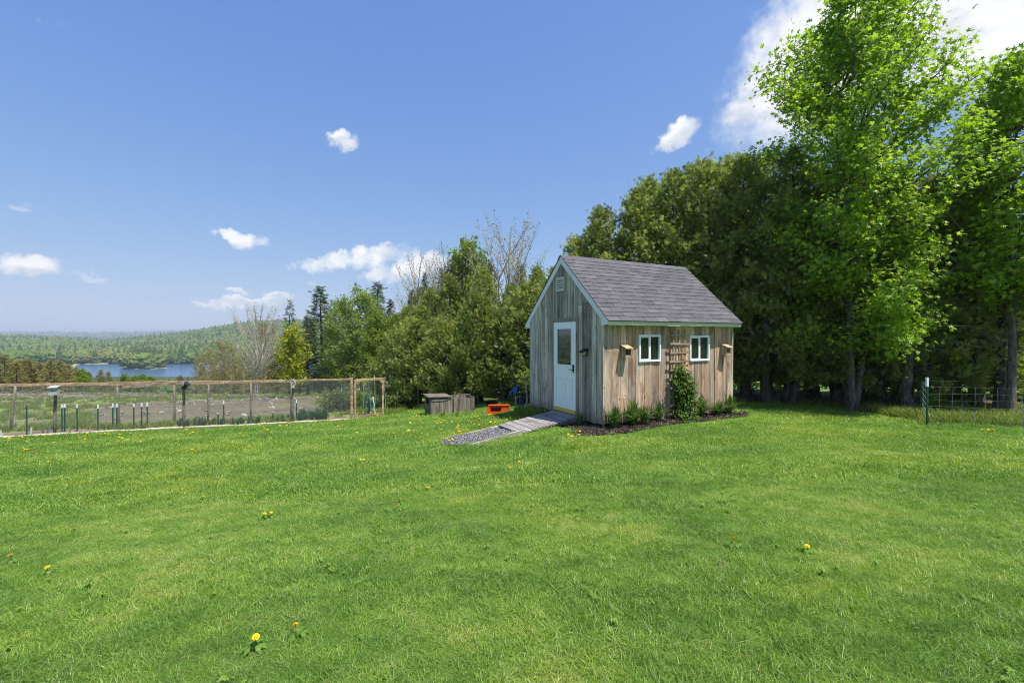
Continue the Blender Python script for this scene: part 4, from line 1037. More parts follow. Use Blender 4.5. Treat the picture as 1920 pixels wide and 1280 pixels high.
fence = empty('garden_fence', fpt(0, 0, 0), 0, 'long netted garden fence with new cedar rails and rustic pole posts', 'fence')
fo = Vector(fence.location)
RH = 1.50
def ftop(l): return 1.535 - .005 * l
joints = [-6.5, -2.0, l_of(205), l_of(332), l_of(440), l_of(560), FLEN]
for i, (a, b) in enumerate(zip(joints[:-1], joints[1:])):
    mb = MB(); bar(mb, fpt(a + .003, 0, ftop(a) - .032) - fo, fpt(b - .003, 0, ftop(b) - .032 + rng.uniform(-.01, .01)) - fo, .038, .064); mb.build('rail', M['cedarboard'], fence, bevel=.003)
# second line of the enclosure behind
NB = 2.3
jb = [-6.5, l_of(60, NB), l_of(225, NB), l_of(420, NB), l_of(545, NB)]
for a, b in zip(jb[:-1], jb[1:]):
    mb = MB(); bar(mb, fpt(a + .003, NB, 1.46) - fo, fpt(b - .003, NB, 1.45) - fo, .038, .06); mb.build('rail', M['cedarboard'], fence, bevel=.003)
mb = MB(); bar(mb, fpt(l_of(228, .2), .2, 1.36) - fo, fpt(l_of(330, .2), .2, 1.43) - fo, .03, .075); mb.build('brace_board', M['cedarboard'], fence)
# rustic posts
for k, (px, n, lean) in enumerate(((-70, 0, 0), (101, 0, .02), (343, 0, 0), (549, 0, -.02), (18, NB, .14), (222, NB, -.04), (326, NB, 0), (389, NB, .03), (470, NB, 0), (545, NB, .02))):
    l = l_of(px, n); rr = random.Random(k); h = 1.49 if n == 0 else 1.47
    pts = [fpt(l, n, -.15) - fo, fpt(l + lean * .3 + rr.uniform(-.01, .01), n, h * .33) - fo, fpt(l + lean * .7 + rr.uniform(-.012, .012), n, h * .66) - fo, fpt(l + lean, n, h) - fo]
    mb = MB().tube(pts, [.042, .038, .036, .031], 7)
    for q in range(3):
        z = rr.uniform(.25, .85); an = rr.uniform(0, 6.28); c = pts[0].lerp(pts[3], z); mb.tube([c, c + Vector((math.cos(an), math.sin(an), .6)) * .055], [.012, .006], 5)
    mb.build('pole_post', M['stick'], fence, smooth=True)
mb = MB(); bar(mb, fpt(FLEN + .0, 0, -.1) - fo, fpt(FLEN + .0, 0, ftop(FLEN) + .02) - fo, .089, .089, Vector((FU.x, FU.y, 0))); mb.build('gate_post', M['cedarboard'], fence, bevel=.004)
# peeled log edging along the foot
jl = [-6.5, -1.0, l_of(150), l_of(345), l_of(540), FLEN - .05]
for a, b in zip(jl[:-1], jl[1:]):
    MB().tube([fpt(a + (b - a) * t, -.05, .028 + .01 * math.sin(t * 9)) - fo for t in (0.005, .25, .5, .75, .99)], [.036, .04, .037, .039, .034], 7).build('edge_log', M['logedge'], fence, smooth=True)
# netting: real wires on a 30 mm pitch, one joined part per line
for n, z1 in ((0, 1.45), (NB, 1.42)):
    mb = MB(); segs = []; step = 1.1; ls = np.arange(-6.5, FLEN - .04, step)
    for z in np.arange(.06, z1, .032):
        for a in ls:
            b = min(a + step, FLEN - .04); segs.append((fpt(a, n - .022, z) - fo, fpt(b, n - .022, z) - fo))
    l = np.arange(-6.5, FLEN - .05, .032); P0 = FA.x + FU.x * l + FN.x * (n - .022); P1 = FA.y + FU.y * l + FN.y * (n - .022); zz = H(P0, P1)
    segs += [(Vector((x, y, z + .05)) - fo, Vector((x, y, z + z1)) - fo) for x, y, z in zip(P0, P1, zz)]
    wires(mb, segs, .0016); o = link('netting', mb.mesh('netting', M['darkwire']), fence); o['kind'] = 'stuff'

# gate: light cedar frame with wire, standing closed at the end of the fence
gq = Vector((xat(719, 17.0), 17.0)); gp = FB + FU * .085; gd = (gq - gp).normalized(); gl = (gq - gp).length
gz0 = h1(gp.x, gp.y); gz1 = h1(gq.x, gq.y)
gate = empty('garden_gate', (gp.x, gp.y, gz0), math.atan2(gd.y, gd.x), 'cedar framed wire gate at the right end of the garden fence', 'gate')
gdz = (gz1 - gz0); gh = 1.44
for (x, nm) in ((.035, 'stile'), (gl - .035, 'stile')):
    MB().box((x - .035, -.018, .03 + gdz * x / gl), (x + .035, .018, gh + gdz * .4 * x / gl)).build(nm, M['cedarboard'], gate, bevel=.003)
mb = MB(); bar(mb, (.071, 0, gh - .04), (gl - .071, 0, gh - .04 + gdz * .4), .034, .085); mb.build('top_bar', M['cedarboard'], gate, bevel=.003)
mb = MB(); bar(mb, (.071, 0, .08), (gl - .071, 0, .08 + gdz), .034, .10); mb.build('bottom_bar', M['cedarboard'], gate, bevel=.003)
for s in (0, 1):
    x = .075 if s == 0 else gl - .075; sg = 1 if s == 0 else -1
    MB().add([(x, -.02, gh - .085), (x + sg * .11, -.02, gh - .085), (x, -.02, gh - .2), (x, -.012, gh - .085), (x + sg * .11, -.012, gh - .085), (x, -.012, gh - .2)], [(0, 1, 2), (5, 4, 3), (0, 3, 4, 1), (1, 4, 5, 2), (2, 5, 3, 0)]).build('corner_bracket', M['cedarboard'], gate)
mb = MB(); segs = []
for k in range(int((gl - .1) / .05)): x = .07 + k * .05; segs.append(((x, .0, .1), (x, .0, gh - .06)))
for k in range(27): z = .11 + k * .05; segs.append(((.06, .0, z), (gl - .06, .0, z + gdz * .5)))
wires(mb, segs, .0024); o = link('netting', mb.mesh('netting', M['darkwire']), gate); o['kind'] = 'stuff'
MB().tube([(gl - .03, -.02, .9), (gl - .03, -.05, .9), (gl - .10, -.05, .9)], .008, 6).build('latch', M['black'], gate)

M['greyroof'] = painted('pale_box_roof', (.34, .34, .35), .7, .2, .3)
# nest boxes hung on the fence posts
def post_box(px, ytop, ybot, d, mat, roofm, label, w=.2, tilt=0.0, pointed=False):
    p = at(px, ybot, d); h = (ybot - ytop) / F * d
    n = empty('bird_box', p, FRZ, label, 'bird box'); mb = MB()
    if pointed: mb.prism([(-w / 2, 0), (w / 2, 0), (w / 2, h * .6), (0, h), (-w / 2, h * .6)], -.08, .07, lambda q, k: (q[0], k, q[1]))
    else: mb.prism([(-.09, 0), (.07, 0), (.07, h * .95), (-.09, h * .8)], -w / 2, w / 2, lambda q, k: (k, q[0], q[1]))
    mb.build('box_body', mat, n)
    mb = MB()
    if pointed:
        for s in (-1, 1): bar(mb, (s * (w / 2 + .03), 0, h * .58), (0, 0, h + .02), .2, .014, Vector((s * .6, 0, .8)))
    else: mb.add([(-w / 2 - .02, -.13, h * .80), (w / 2 + .02, -.13, h * .80), (w / 2 + .02, .08, h * .97), (-w / 2 - .02, .08, h * .97), (-w / 2 - .02, -.13, h * .80 + .02), (w / 2 + .02, -.13, h * .80 + .02), (w / 2 + .02, .08, h * .97 + .02), (-w / 2 - .02, .08, h * .97 + .02)],
                 [(0, 3, 2, 1), (4, 5, 6, 7), (0, 1, 5, 4), (1, 2, 6, 5), (2, 3, 7, 6), (3, 0, 4, 7)])
    mb.build('box_roof', roofm, n)
    MB().tube([(0, -.075, h * .5), (0, -.094, h * .5)], .02, 8).build('entrance_hole', M['core'], n)
    n.rotation_euler = (0, tilt, FRZ); return n
post_box(101, 723.5, 740, fpt(l_of(101), 0, 0).y - .10, M['greybox'], M['greyroof'], 'grey bird box with pale roof on the leftmost fence pole', .19)
post_box(343.5, 717, 730, fpt(l_of(343), 0, 0).y - .11, M['black'], M['black'], 'tilted black bird box on the middle fence pole', .11, .5)
post_box(549, 712, 727, fpt(l_of(549), 0, 0).y - .11, M['greybox'], M['greybox'], 'small weathered bird box with pointed roof on the right fence pole', .11, 0, True)

# steel posts in the garden
def t_post(px, ytop, ybase, d, label, tip=True, cap=None, w=.04):
    p = at(px, ybase, d); p.z = h1(p.x, p.y); h = EYE - (ytop - HOR) / F * d - p.z
    o = empty('steel_post', p, FRZ, label, 'steel post', 'green steel posts in the garden')
    ht = h - (.11 if tip else 0)
    mb = MB(); mb.box((-w / 2, -.003, -.1), (w / 2, .003, ht)).box((-.004, .0031, -.1), (.004, .03, ht)); mb.build('shaft', M['green_steel'], o)
    if tip: MB().box((-w / 2 - .001, -.005, ht), (w / 2 + .001, .032, h)).build('white_tip', M['white_tip'], o)
    if cap: MB().box((-.028, -.02, h), (.028, .03, h + .035)).build('cap', cap, o)
    return o
for (px, yt, yb, n, lab) in ((48.5, 761, 808, .15, 'green post with a dull tan cap, leftmost in the garden'), ):
    t_post(px, yt, yb, fpt(l_of(px, n), n, 0).y, lab, False, M['cap'])
for (px, yt, n, lab) in ((115, 758, .9, 'left one of the paired white tipped posts right of the grey bird box'), (120, 757.5, .95, 'right one of the paired white tipped posts right of the grey bird box'),
                         (143, 758, .9, 'white tipped green post next right of the paired posts'), (182.5, 759, .9, 'white tipped post alone midway between the paired posts and the close trio'), (210.5, 757, 1.0, 'white tipped green post just left of a rustic back pole'),
                         (218, 757, .95, 'white tipped green post just right of a rustic back pole'), (249.8, 756.5, .9, 'white tipped green post, left one of the three spaced posts before the tilted bird box'),
                         (264.5, 756, .8, 'white tipped green post, middle one of three before the tilted bird box'), (275, 755.5, 1.1, 'white tipped green post, right one of three before the tilted bird box'),
                         (418.5, 751.5, 1.0, 'white tipped post standing alone right of the fourth back pole'), (555.5, 750, 1.6, 'short white tipped post right beside the small pointed bird box')):
    t_post(px, yt, 0, fpt(l_of(px, n), n, 0).y, lab)
for (px, yb, h, ry, m, lab) in ((55, 815, .25, .12, 'redtip', 'red and white plant stake leaning at the left bed edge'), (88, 803, .26, .22, 'redtip', 'leaning white plant stake with red side left of the grey bird box pole'), (77, 805, .2, .1, 'greybox', 'dull grey plant marker between two white stakes'), (2, 816, .2, -.2, 'redtip', 'white plant stake at the very left edge of the garden'),
                             (128, 805, .2, .25, 'nestbox', 'short tan wooden peg in the soil below the paired posts'), (432, 797, .28, 0, 'nestbox', 'short pale wooden peg in the bed left of the middle'), (408, 800, .4, 0, 'green_steel', 'short dark peg beside the pale wooden peg')):
    d = min(fpt(l_of(px, .22), .22, 0).y, 17); p = at(px, yb, d); p.z = h1(p.x, p.y)
    o = empty('plant_stake', p, FRZ, lab, 'plant stake'); mt = M['white_tip'] if m == 'redtip' else M[m]
    MB().box((-.022, -.006, -.05), (.022, .006, h)).build('blade', mt, o)
    if m == 'redtip': MB().box((-.034, -.004, -.05), (-.0225, .010, h * .8)).build('red_edge', M['redtip'], o)
    o.rotation_euler = (0, ry, FRZ)

# hose hung on a post behind the gate, a pale lath beside it
d = 18.4; p = at(690, 0, d); p.z = h1(p.x, p.y)
hose = empty('garden_hose', p, 0, 'coiled teal hose hanging on a post seen through the gate', 'hose'); mb = MB()
for k in range(7):
    pts = []; w, hh = .10 + .012 * (k % 3), .36 + .03 * (k % 4)
    for t in range(17):
        a = 2 * math.pi * t / 16; pts.append((w * math.cos(a) + .012 * k - .03, -.04 - .022 * k + .008 * math.sin(3 * a), .42 + hh * math.sin(a) - .02 * k))
    mb.tube(pts, .016, 6, caps=False)
mb.build('coil', M['teal'], hose, smooth=True)
MB().box((-.03, .0, -.1), (.03, .05, 1.35)).build('post', M['stick'], hose); 
for k in range(6): MB().tube([(-.08 + .03 * k, -.02, .8), (-.07 + .028 * k, -.01, 1.1 + .05 * (k % 2)), (-.06 + .025 * k, 0, 1.42)], .004, 4).build('cord', M['teal'], hose)
def leaning(px, yt, yb, d, r, mat, name, label, cat, px2=None):
    p = at(px, yb, d); p.z = h1(p.x, p.y) - .05; q = at(px2 if px2 is not None else px, yt, d); return stick(name, p, q, r, r * .9, mat, label, cat, seed=int(px))
leaning(703, 744, 775, 18.0, .018, M['white_tip'], 'pale_lath', 'pale lath leaning against the coiled hose', 'lath', 699)
leaning(702, 704, 770, 18.9, .016, M['bark_dead'], 'thin_stake', 'tall thin dark stake behind the gate top', 'stake', 702)
leaning(721.5, 706, 767, 17.4, .016, M['stick'], 'thin_stake', 'tall thin wooden stake right of the gate', 'stake', 721.5)
x, y, z = ground_px(987, 783); leaning(987.5, 712, 783, y, .021, M['lath'], 'thin_stake', 'tall bare wooden stake left of the shed corner', 'stake', 987)
leaning(745, 735, 766, 19.3, .022, M['stick'], 'short_post', 'short rustic post left of the berry bush', 'post')
leaning(784.5, 728, 765, 19.3, .024, M['stick'], 'short_post', 'grey rustic post right of the berry bush', 'post')
leaning(640, 728, 765, 19.8, .02, M['stick'], 'short_post', 'thin post inside the garden left of the gate post', 'post')
leaning(681, 722, 768, 19.6, .024, M['stick'], 'short_post', 'rustic post inside the garden behind the left of the gate', 'post')
t_post(826, 729, 0, 18.6, 'green steel post with hooked top behind the left compost bin', False)['group'] = 'green steel posts behind the compost bins'
t_post(858.5, 729, 0, 18.6, 'plain green steel post behind the right compost bin', False)['group'] = 'green steel posts behind the compost bins'
def twine(pts, label):
    P = [at(px, py, d) for (px, py, d) in pts]; mb = MB().tube([q - P[0] for q in P], .011, 5); o = mb.build('twine', M['string'], None); o.location = P[0]; tag(o, label, 'twine')
twine([(722, 741.5, 19.3), (734, 742.5, 19.3), (745, 741, 19.3)], 'pink twine from the berry bush to the short post'); twine([(827, 739.5, 18.6), (842, 739.8, 18.6), (858, 738, 18.6)], 'pink twine strung between the green posts behind the compost bins')

# compost bins
def compost(px0, px1, py_top, py_base, side_px, d, label, lid, turn=.3):
    p0 = at(px0, py_base, d); p1 = at(px1, py_base, d + turn); zb = min(h1(p0.x, p0.y), h1(p1.x, p1.y)) ; h = EYE - (py_top - HOR) / F * d - zb
    v = Vector((p1.x - p0.x, p1.y - p0.y)); w = v.length
    b = empty('compost_bin', (p0.x, p0.y, zb), math.atan2(v.y, v.x), label, 'compost bin'); rr = random.Random(int(px0)); dep = .85
    n = 5; x = 0
    for k in range(n):
        x1 = w * (k + 1) / n; MB().box((x + .004, -.01 - rr.uniform(0, .012), -.05), (x1 - .004, .014, h + rr.uniform(-.03, .02))).build('plank', M['bin'], b); x = x1
    for s, xx in ((0, .0), (1, w)):
        for k in range(4):
            if s == 0 and side_px and k in (1, 2): z1 = h * .55
            else: z1 = h
            y0 = .02 + dep * k / 4; MB().box((xx - .012, y0 + .004, -.05), (xx + .012, y0 + dep / 4 - .004, z1 + rr.uniform(-.02, .02))).build('plank', M['bin'], b)
    for k in range(5):
        x0 = w * k / 5; MB().box((x0 + .004, dep + .022, -.05), (x0 + w / 5 - .004, dep + .045, h + rr.uniform(-.05, .03))).build('plank', M['bin'], b)
    MB().box((.02, .03, .0), (w - .02, dep, h * .55)).build('compost_heap', M['bedsoil'], b)
    if lid:
        MB().box((-.10, -.06, h + .025), (w * .93, dep + .05, h + .05), Matrix.Rotation(.02, 4, 'Y')).build('lid', M['bin'], b)
        MB().box((.03, -.03, h - .11), (w * .8, -.0125 - .012, h - .06)).build('batten', M['bin'], b)
    else:
        mb = MB(); bar(mb, (w * .45, dep * .8, h + .05), (w * 1.0, dep * .5, h + .03), .06, .03); mb.build('loose_batten', M['bin'], b)
    return b
compost(807, 848, 746.5, 781, True, 15.4, 'left grey plank compost bin with a board lid and open side', True)
compost(850, 889.5, 746, 780, False, 15.75, 'right grey plank compost bin without a lid', False)

# orange tub tipped on its side
x, y, z = ground_px(934, 777); d = y; w = 43 / F * d; h = .275
tub = empty('plastic_tub', (x, y, z), .05, 'orange plastic tub tipped on its side in the grass', 'tub')
def rim(w0, w1, z0, z1, y): return [(-w0, y, z0), (w0, y, z0), (w1, y, z1), (-w1, y, z1)]
o_ = [(-w * .50, 0, .0), (w * .42, 0, .0), (w * .50, 0, h), (-w * .42, 0, h)]; i_ = [(-w * .33, 0, .085), (w * .10, 0, .085), (w * .16, 0, h - .06), (-w * .33, 0, h - .06)]
bk = [(-w * .44, .34, .02), (w * .38, .34, .02), (w * .44, .34, h - .03), (-w * .36, .34, h - .03)]; ib = [(q[0] * .95, .22, q[2] * .96 + .005) for q in i_]
mb = MB(); mb.add(o_ + i_, [(0, 1, 5, 4), (1, 2, 6, 5), (2, 3, 7, 6), (3, 0, 4, 7)]); mb.add(o_ + bk, [(0, 4, 5, 1), (1, 5, 6, 2), (2, 6, 7, 3), (3, 7, 4, 0), (4, 7, 6, 5)]); mb.build('shell', M['orange'], tub)
mb = MB(); mb.add(i_ + ib, [(0, 1, 5, 4), (1, 2, 6, 5), (2, 3, 7, 6), (3, 0, 4, 7), (4, 5, 6, 7)]); mb.build('hollow', M['orange_dark'], tub)
mb = MB()
for (a, b) in ((0, 1), (1, 2), (2, 3), (3, 0)): mb.tube([Vector(o_[a]) + Vector((0, -.006, 0)), Vector(o_[b]) + Vector((0, -.006, 0))], .016, 6)
mb.build('rim', M['orange'], tub)

# blue hand pump on a pipe
x, y, z = ground_px(967, 776); s = y / F
pump = empty('water_pump', (x, y, z), 0, 'blue plastic pump head on a grey pipe left of the shed', 'pump'); ph = (776 - 742) * s
MB().tube([(0, 0, -.1), (0, 0, ph)], .022, 8).build('pipe', M['pipe'], pump)
MB().tube([(0, 0, ph), (0, 0, ph + .03), (0, 0, ph + .10), (.0, 0, ph + .19), (0, 0, ph + .23)], [.03, .07, .08, .07, .04], 10).build('pump_body', M['bluep'], pump, smooth=True)
MB().tube([(-.05, 0, ph + .12), (-.12, -.02, ph + .11), (-.16, -.03, ph + .05), (-.16, -.03, ph - .01)], [.035, .035, .033, .03], 8).build('spout', M['bluep'], pump, smooth=True)
MB().tube([(.02, 0, ph + .22), (.05, .02, ph + .27), (.10, .02, ph + .26), (.115, .02, ph + .12)], [.024, .024, .024, .02], 8).build('pump_handle', M['bluep'], pump, smooth=True)
MB().tube([(.15, .12, ph - .02), (.16, .14, ph - .18), (.155, .14, ph - .34), (.15, .14, ph - .40)], [.03, .08, .09, .05], 8).build('hanging_bag', painted('dark_blue_bag', (.03, .045, .075), .7, .2, .2), pump, smooth=True)

# woven wire fence on the right
x0, y0, z0 = ground_px(1740, 797); x1, y1, z1_ = ground_px(1960, 808)
wf = empty('wire_fence', (x0, y0, z0), 0, 'galvanised woven wire field fence at the right edge of the lawn', 'fence'); hp = (797 - 708) / F * y0
o = MB().box((-.02, -.004, -.2), (.02, .004, hp - .2)).box((-.005, .0041, -.2), (.005, .035, hp - .2)).build('steel_post', M['green_steel'], wf)
MB().box((-.021, -.006, hp - .2), (.021, .036, hp)).build('post_tip', M['white_tip'], wf)
mb = MB(); segs = []; L = Vector((x1 - x0, y1 - y0)); wl = L.length; L.normalize()
def wp(t, z): X, Y = x0 + L.x * t, y0 + L.y * t; return Vector((X, Y, h1(X, Y) + z)) - Vector((x0, y0, z0)) + Vector((0, -.03, 0))
hs_ = [.05, .17, .30, .43, .57, .71, .85]; rr = random.Random(8)
def sag(t, k): return .012 * math.sin(t * 2.1 + k) + .008 * math.sin(t * 5 + 2 * k)
ts = np.arange(.0, wl, .2)
for k, hz in enumerate(hs_):
    for a, b in zip(ts[:-1], ts[1:]): segs.append((wp(a, hz + sag(a, k)), wp(b, hz + sag(b, k))))
for t in ts[1:]:
    of = rr.uniform(-.03, .03)
    for (k, (a, b)) in enumerate(zip(hs_[:-1], hs_[1:])): segs.append((wp(t + of * k / 6, a + sag(t, k)), wp(t + of * (k + 1) / 6, b + sag(t, k + 1))))
for (a, b) in ((.0, .2), (.2, .4), (.4, .55)): segs.append((wp(a, hp - .06 + .015 * math.sin(a * 30)), wp(b, hp - .06 + .02 * math.sin(b * 23))))
# the return leg that runs back towards the trees
Q = Vector((xat(1727, y0 + 2.2) - x0, 2.2)); ql = Q.length; Q.normalize()
def wq(t, z): X, Y = x0 + Q.x * t, y0 + Q.y * t; return Vector((X, Y, h1(X, Y) + z)) - Vector((x0, y0, z0)) + Vector((-.02, 0, 0))
for k, hz in enumerate(hs_): segs.append((wq(0, hz), wq(ql, hz + .02)))
for t in np.arange(.5, ql, .6): segs.append((wq(t, .05), wq(t, .86)))
wires(mb, segs, .003); o = link('woven_wire', mb.mesh('woven_wire', M['wire']), wf); o['kind'] = 'stuff'
for t in (2.4, 4.6):
    if t < wl: q = wp(t, 0); MB().box((q.x - .02, q.y + .033, q.z - .2), (q.x + .02, q.y + .05, q.z + 1.0)).build('steel_post', M['green_steel'], wf)
# ------------------------------------------------------------------ trees
def tubes(paths, sides=5):
    """paths: list of (pts (m,3), radii (m,)) -> one vertex and quad array"""
    Vs, Fs, n0 = [], [], 0
    ca = np.linspace(0, 2 * math.pi, sides, endpoint=False); cs_, sn_ = np.cos(ca), np.sin(ca)
    for pts, rad in paths:
        pts = np.asarray(pts, float); m = len(pts); t = np.gradient(pts, axis=0); t /= np.linalg.norm(t, axis=1, keepdims=True) + 1e-9
        ref = np.array([0, 0, 1.0]) if abs(t[0, 2]) < .8 else np.array([1.0, 0, 0])
        a = np.cross(t, ref); a /= np.linalg.norm(a, axis=1, keepdims=True) + 1e-9; b = np.cross(t, a)
        V = pts[:, None] + np.asarray(rad)[:, None, None] * (a[:, None] * cs_[None, :, None] + b[:, None] * sn_[None, :, None])
        Vs.append(V.reshape(-1, 3)); i, j = np.meshgrid(np.arange(m - 1), np.arange(sides), indexing='ij'); j2 = (j + 1) % sides
        Fs.append(np.stack([n0 + i * sides + j, n0 + i * sides + j2, n0 + (i + 1) * sides + j2, n0 + (i + 1) * sides + j], -1).reshape(-1, 4)); n0 += m * sides
    return np.vstack(Vs), np.vstack(Fs)

def tmpl_quads(quads): V = np.array([v for q in quads for v in q], float); return V, np.arange(len(V)).reshape(-1, 4)
def leaflet(x, y, ang, ln, w, dz=-.06, z=0.0):
    c, s = math.cos(ang), math.sin(ang); P = lambda a, b, zz: (x + a * c - b * s, y + a * s + b * c, zz)
    return [P(0, 0, z), P(ln * .45, w / 2, z + dz * .3), P(ln, 0, z + dz), P(ln * .45, -w / 2, z + dz * .3)]
T_SPRAY = tmpl_quads([leaflet(0, 0, 0, 1, .17, -.10)] + [leaflet(x, 0, s * .72, l, .15, -.08, -.08 * x) for x, l in ((.15, .55), (.45, .50)) for s in (-1, 1)])
T_NEEDLE = tmpl_quads([leaflet(0, 0, 0, 1, .13, -.05)] + [leaflet(x, 0, s * .95, l, .12, -.06, -.03 * x) for x, l in ((.15, .42), (.45, .36), (.7, .24)) for s in (-1, 1)])
T_LEAF = tmpl_quads([leaflet(0, 0, 0, 1, .62, -.10)])
T_LEAF3 = tmpl_quads([leaflet(0, 0, 0, 1, .5, -.1), leaflet(0, 0, 1.2, .8, .42, -.1), leaflet(0, 0, -1.2, .8, .42, -.1)])
def _maple():
    q = []; c = (.30, 0, .0)
    tips = [(-2.15, .42), (-1.0, .62), (0, .72), (1.0, .62), (2.15, .42)]; notch = [-2.9, -1.55, -.5, .5, 1.55, 2.9]
    nr = [.22, .25, .30, .30, .25, .22]
    for k, (a, r) in enumerate(tips):
        f = lambda an, rr, z: (c[0] + rr * math.cos(an), rr * math.sin(an), z)
        q.append([c, f(notch[k], nr[k], -.02), f(a, r, -.13), f(notch[k + 1], nr[k + 1], -.02)])
    return tmpl_quads(q)
T_MAPLE = _maple()

def put_leaves(tm, P, A, Nn, S, tint):
    V0, F0 = tm; A = A / (np.linalg.norm(A, axis=1, keepdims=True) + 1e-9); B = np.cross(Nn, A); B /= np.linalg.norm(B, axis=1, keepdims=True) + 1e-9; C = np.cross(A, B)
    V = P[:, None] + S[:, None, None] * (V0[None, :, 0:1] * A[:, None] + V0[None, :, 1:2] * B[:, None] + V0[None, :, 2:3] * C[:, None])
    k = len(V0); Fc = (F0[None] + (np.arange(len(P)) * k)[:, None, None]).reshape(-1, F0.shape[1])
    return V.reshape(-1, 3), Fc, np.repeat(tint, k)

def bez(a, b, c, m): t = np.linspace(0, 1, m)[:, None]; return (1 - t) ** 2 * a + 2 * t * (1 - t) * b + t * t * c
PROF = {
    'oval': lambda t: (np.clip(t + .12, 0, 1) ** .55) * (np.clip(1 - t, 0, 1) ** .48) * 1.42,
    'cone': lambda t: (1 - t) ** .9 * np.clip(t * 9 + .45, 0, 1) + .03,
    'cedar': lambda t: (np.clip(1 - t, 0, 1) ** .62) * np.clip(.62 + t * 2.2, 0, 1) + .04,
    'bush': lambda t: np.clip(.55 + t * 3, 0, 1) * (np.clip(1 - t, 0, 1) ** .5) + .04,
    'vase': lambda t: .35 + .75 * np.sin(np.clip(t, 0, 1) * 2.6) ** 1.0,
    'column': lambda t: np.clip(.72 + t, 0, 1) * np.clip((1 - t) * 2.2, 0, 1) ** .6,
}
def grow(seed, h, R, base, nl, tw, lv, tm, ls, prof, rise, trunk_r, twl=.35, sig=.10, jit=.5, along=False, up=.5, inner=.35, forks=1, bend=.04, skew=(0, 0), tops=0.93, curl=.15, thin=1.0, upward=0.0, clump=.6, twr=.006, t0=0.0, rr=(.78, 1.06), outw=0.0):
    g = np.random.default_rng(seed); paths = []; P = []; A = []; T = []; Nn = []
    trunks = []
    for f in range(forks):
        an = g.uniform(0, 6.28); off = np.array([math.cos(an), math.sin(an)]) * (0 if forks == 1 else R * .26); m = 9; tt = np.linspace(0, 1, m)
        wob = np.cumsum(g.normal(0, bend, (m, 2)), 0) * h * .06; wob -= wob[0]
        hh = h * tops * (1 if f == 0 else g.uniform(.75, .97))
        pts = np.stack([wob[:, 0] + off[0] * tt ** .6 + skew[0] * tt * h, wob[:, 1] + off[1] * tt ** .6 + skew[1] * tt * h, -.25 + tt * (hh + .25)], 1)
        rad = trunk_r * (1 if forks == 1 else .75) * ((1 - tt) ** .85 * .93 + .07) ; rad[0] *= 1.35; rad[1] *= 1.05
        trunks.append(pts); paths.append((pts, rad))
    def trunk_at(k, z): p = trunks[k]; return np.array([np.interp(z, p[:, 2], p[:, 0]), np.interp(z, p[:, 2], p[:, 1]), z])
    limbs = []
    for i in range(nl):
        t = t0 + (1 - t0) * (i + g.uniform(0, 1)) / nl; t = min(t, .995); k = g.integers(0, forks); az = i * 2.39996 + g.normal(0, .35)
        pr = float(PROF[prof](t)) * R * g.uniform(*rr); zt = base + t * (h - base); ax = trunk_at(k, min(zt, trunks[k][-1, 2])) if forks == 1 else np.array([skew[0] * zt, skew[1] * zt, zt])
        end = np.array([ax[0] + pr * math.cos(az), ax[1] + pr * math.sin(az), zt])
        z0 = float(np.clip(zt - rise * pr, base * .8, trunks[k][-1, 2] - .02)); st = trunk_at(k, z0)
        mid = (st + end) / 2 + np.array([0, 0, curl * pr * (1 if rise >= 0 else -1)]) + g.normal(0, .06 * pr, 3)
        b = bez(st, mid, end, 7); r0 = min(trunk_r * .42, .012 + .014 * np.linalg.norm(end - st)) * thin
        paths.append((b, np.linspace(r0, max(.004, r0 * .2), 7))); limbs.append(b); ct = g.uniform(0, 1)
        D = end - st; D = D / (np.linalg.norm(D) + 1e-9)
        if along:     # sprays along the outer part of the limb
            n = max(3, int(lv * (.25 + .75 * min(1, pr / R)))); u = 1 - (1 - inner) * g.uniform(0, 1, n) ** .8
            xi = u * 6; i0 = np.clip(xi.astype(int), 0, 5); fr = (xi - i0)[:, None]; p = b[i0] * (1 - fr) + b[i0 + 1] * fr
            sg = sig * (.4 + .6 * u)[:, None]; p = p + g.normal(0, 1, (n, 3)) * sg * np.array([1, 1, .75])
            a = D[None] * .9 + g.normal(0, jit, (n, 3)) + np.array([0, 0, upward])[None]
            nn = np.array([outw * math.cos(az), outw * math.sin(az), up])[None] + g.normal(0, .45 if outw else .6, (n, 3))
            P.append(p); A.append(a); Nn.append(nn); T.append(np.clip(ct * clump + g.uniform(0, 1, n) * (1 - clump), 0, 1))
        else:
            for q in range(tw):
                u = inner + (1 - inner) * ((q + g.uniform(0, 1)) / tw); xi = u * 6; i0 = min(int(xi), 5); fr = xi - i0; s = b[i0] * (1 - fr) + b[i0 + 1] * fr
                dv = D * .8 + g.normal(0, .65, 3) + np.array([0, 0, .25 + upward]); dv /= np.linalg.norm(dv); ln = twl * pr * g.uniform(.5, 1.1) * (1.25 - .5 * u) + .05
                e = s + dv * ln; mm = (s + e) / 2 + g.normal(0, .08 * ln, 3); tb = bez(s, mm, e, 4); paths.append((tb, np.linspace(twr * 1.5, twr * .6, 4)))
                if lv:
                    n = max(1, int(g.poisson(lv))); w = g.uniform(.25, 1.05, n)[:, None]; p = s + (e - s) * w + g.normal(0, sig, (n, 3)); ct2 = ct * .5 + g.uniform(0, .5)
                    a = dv[None] * .5 + g.normal(0, jit, (n, 3)) + np.array([0, 0, -.25])[None]; nn = np.array([outw * math.cos(az), outw * math.sin(az), up])[None] + g.normal(0, .6, (n, 3))
                    P.append(p); A.append(a); Nn.append(nn); T.append(np.clip(ct2 * clump + g.uniform(0, 1, n) * (1 - clump), 0, 1))
    V, Fq = tubes(paths); crown = None
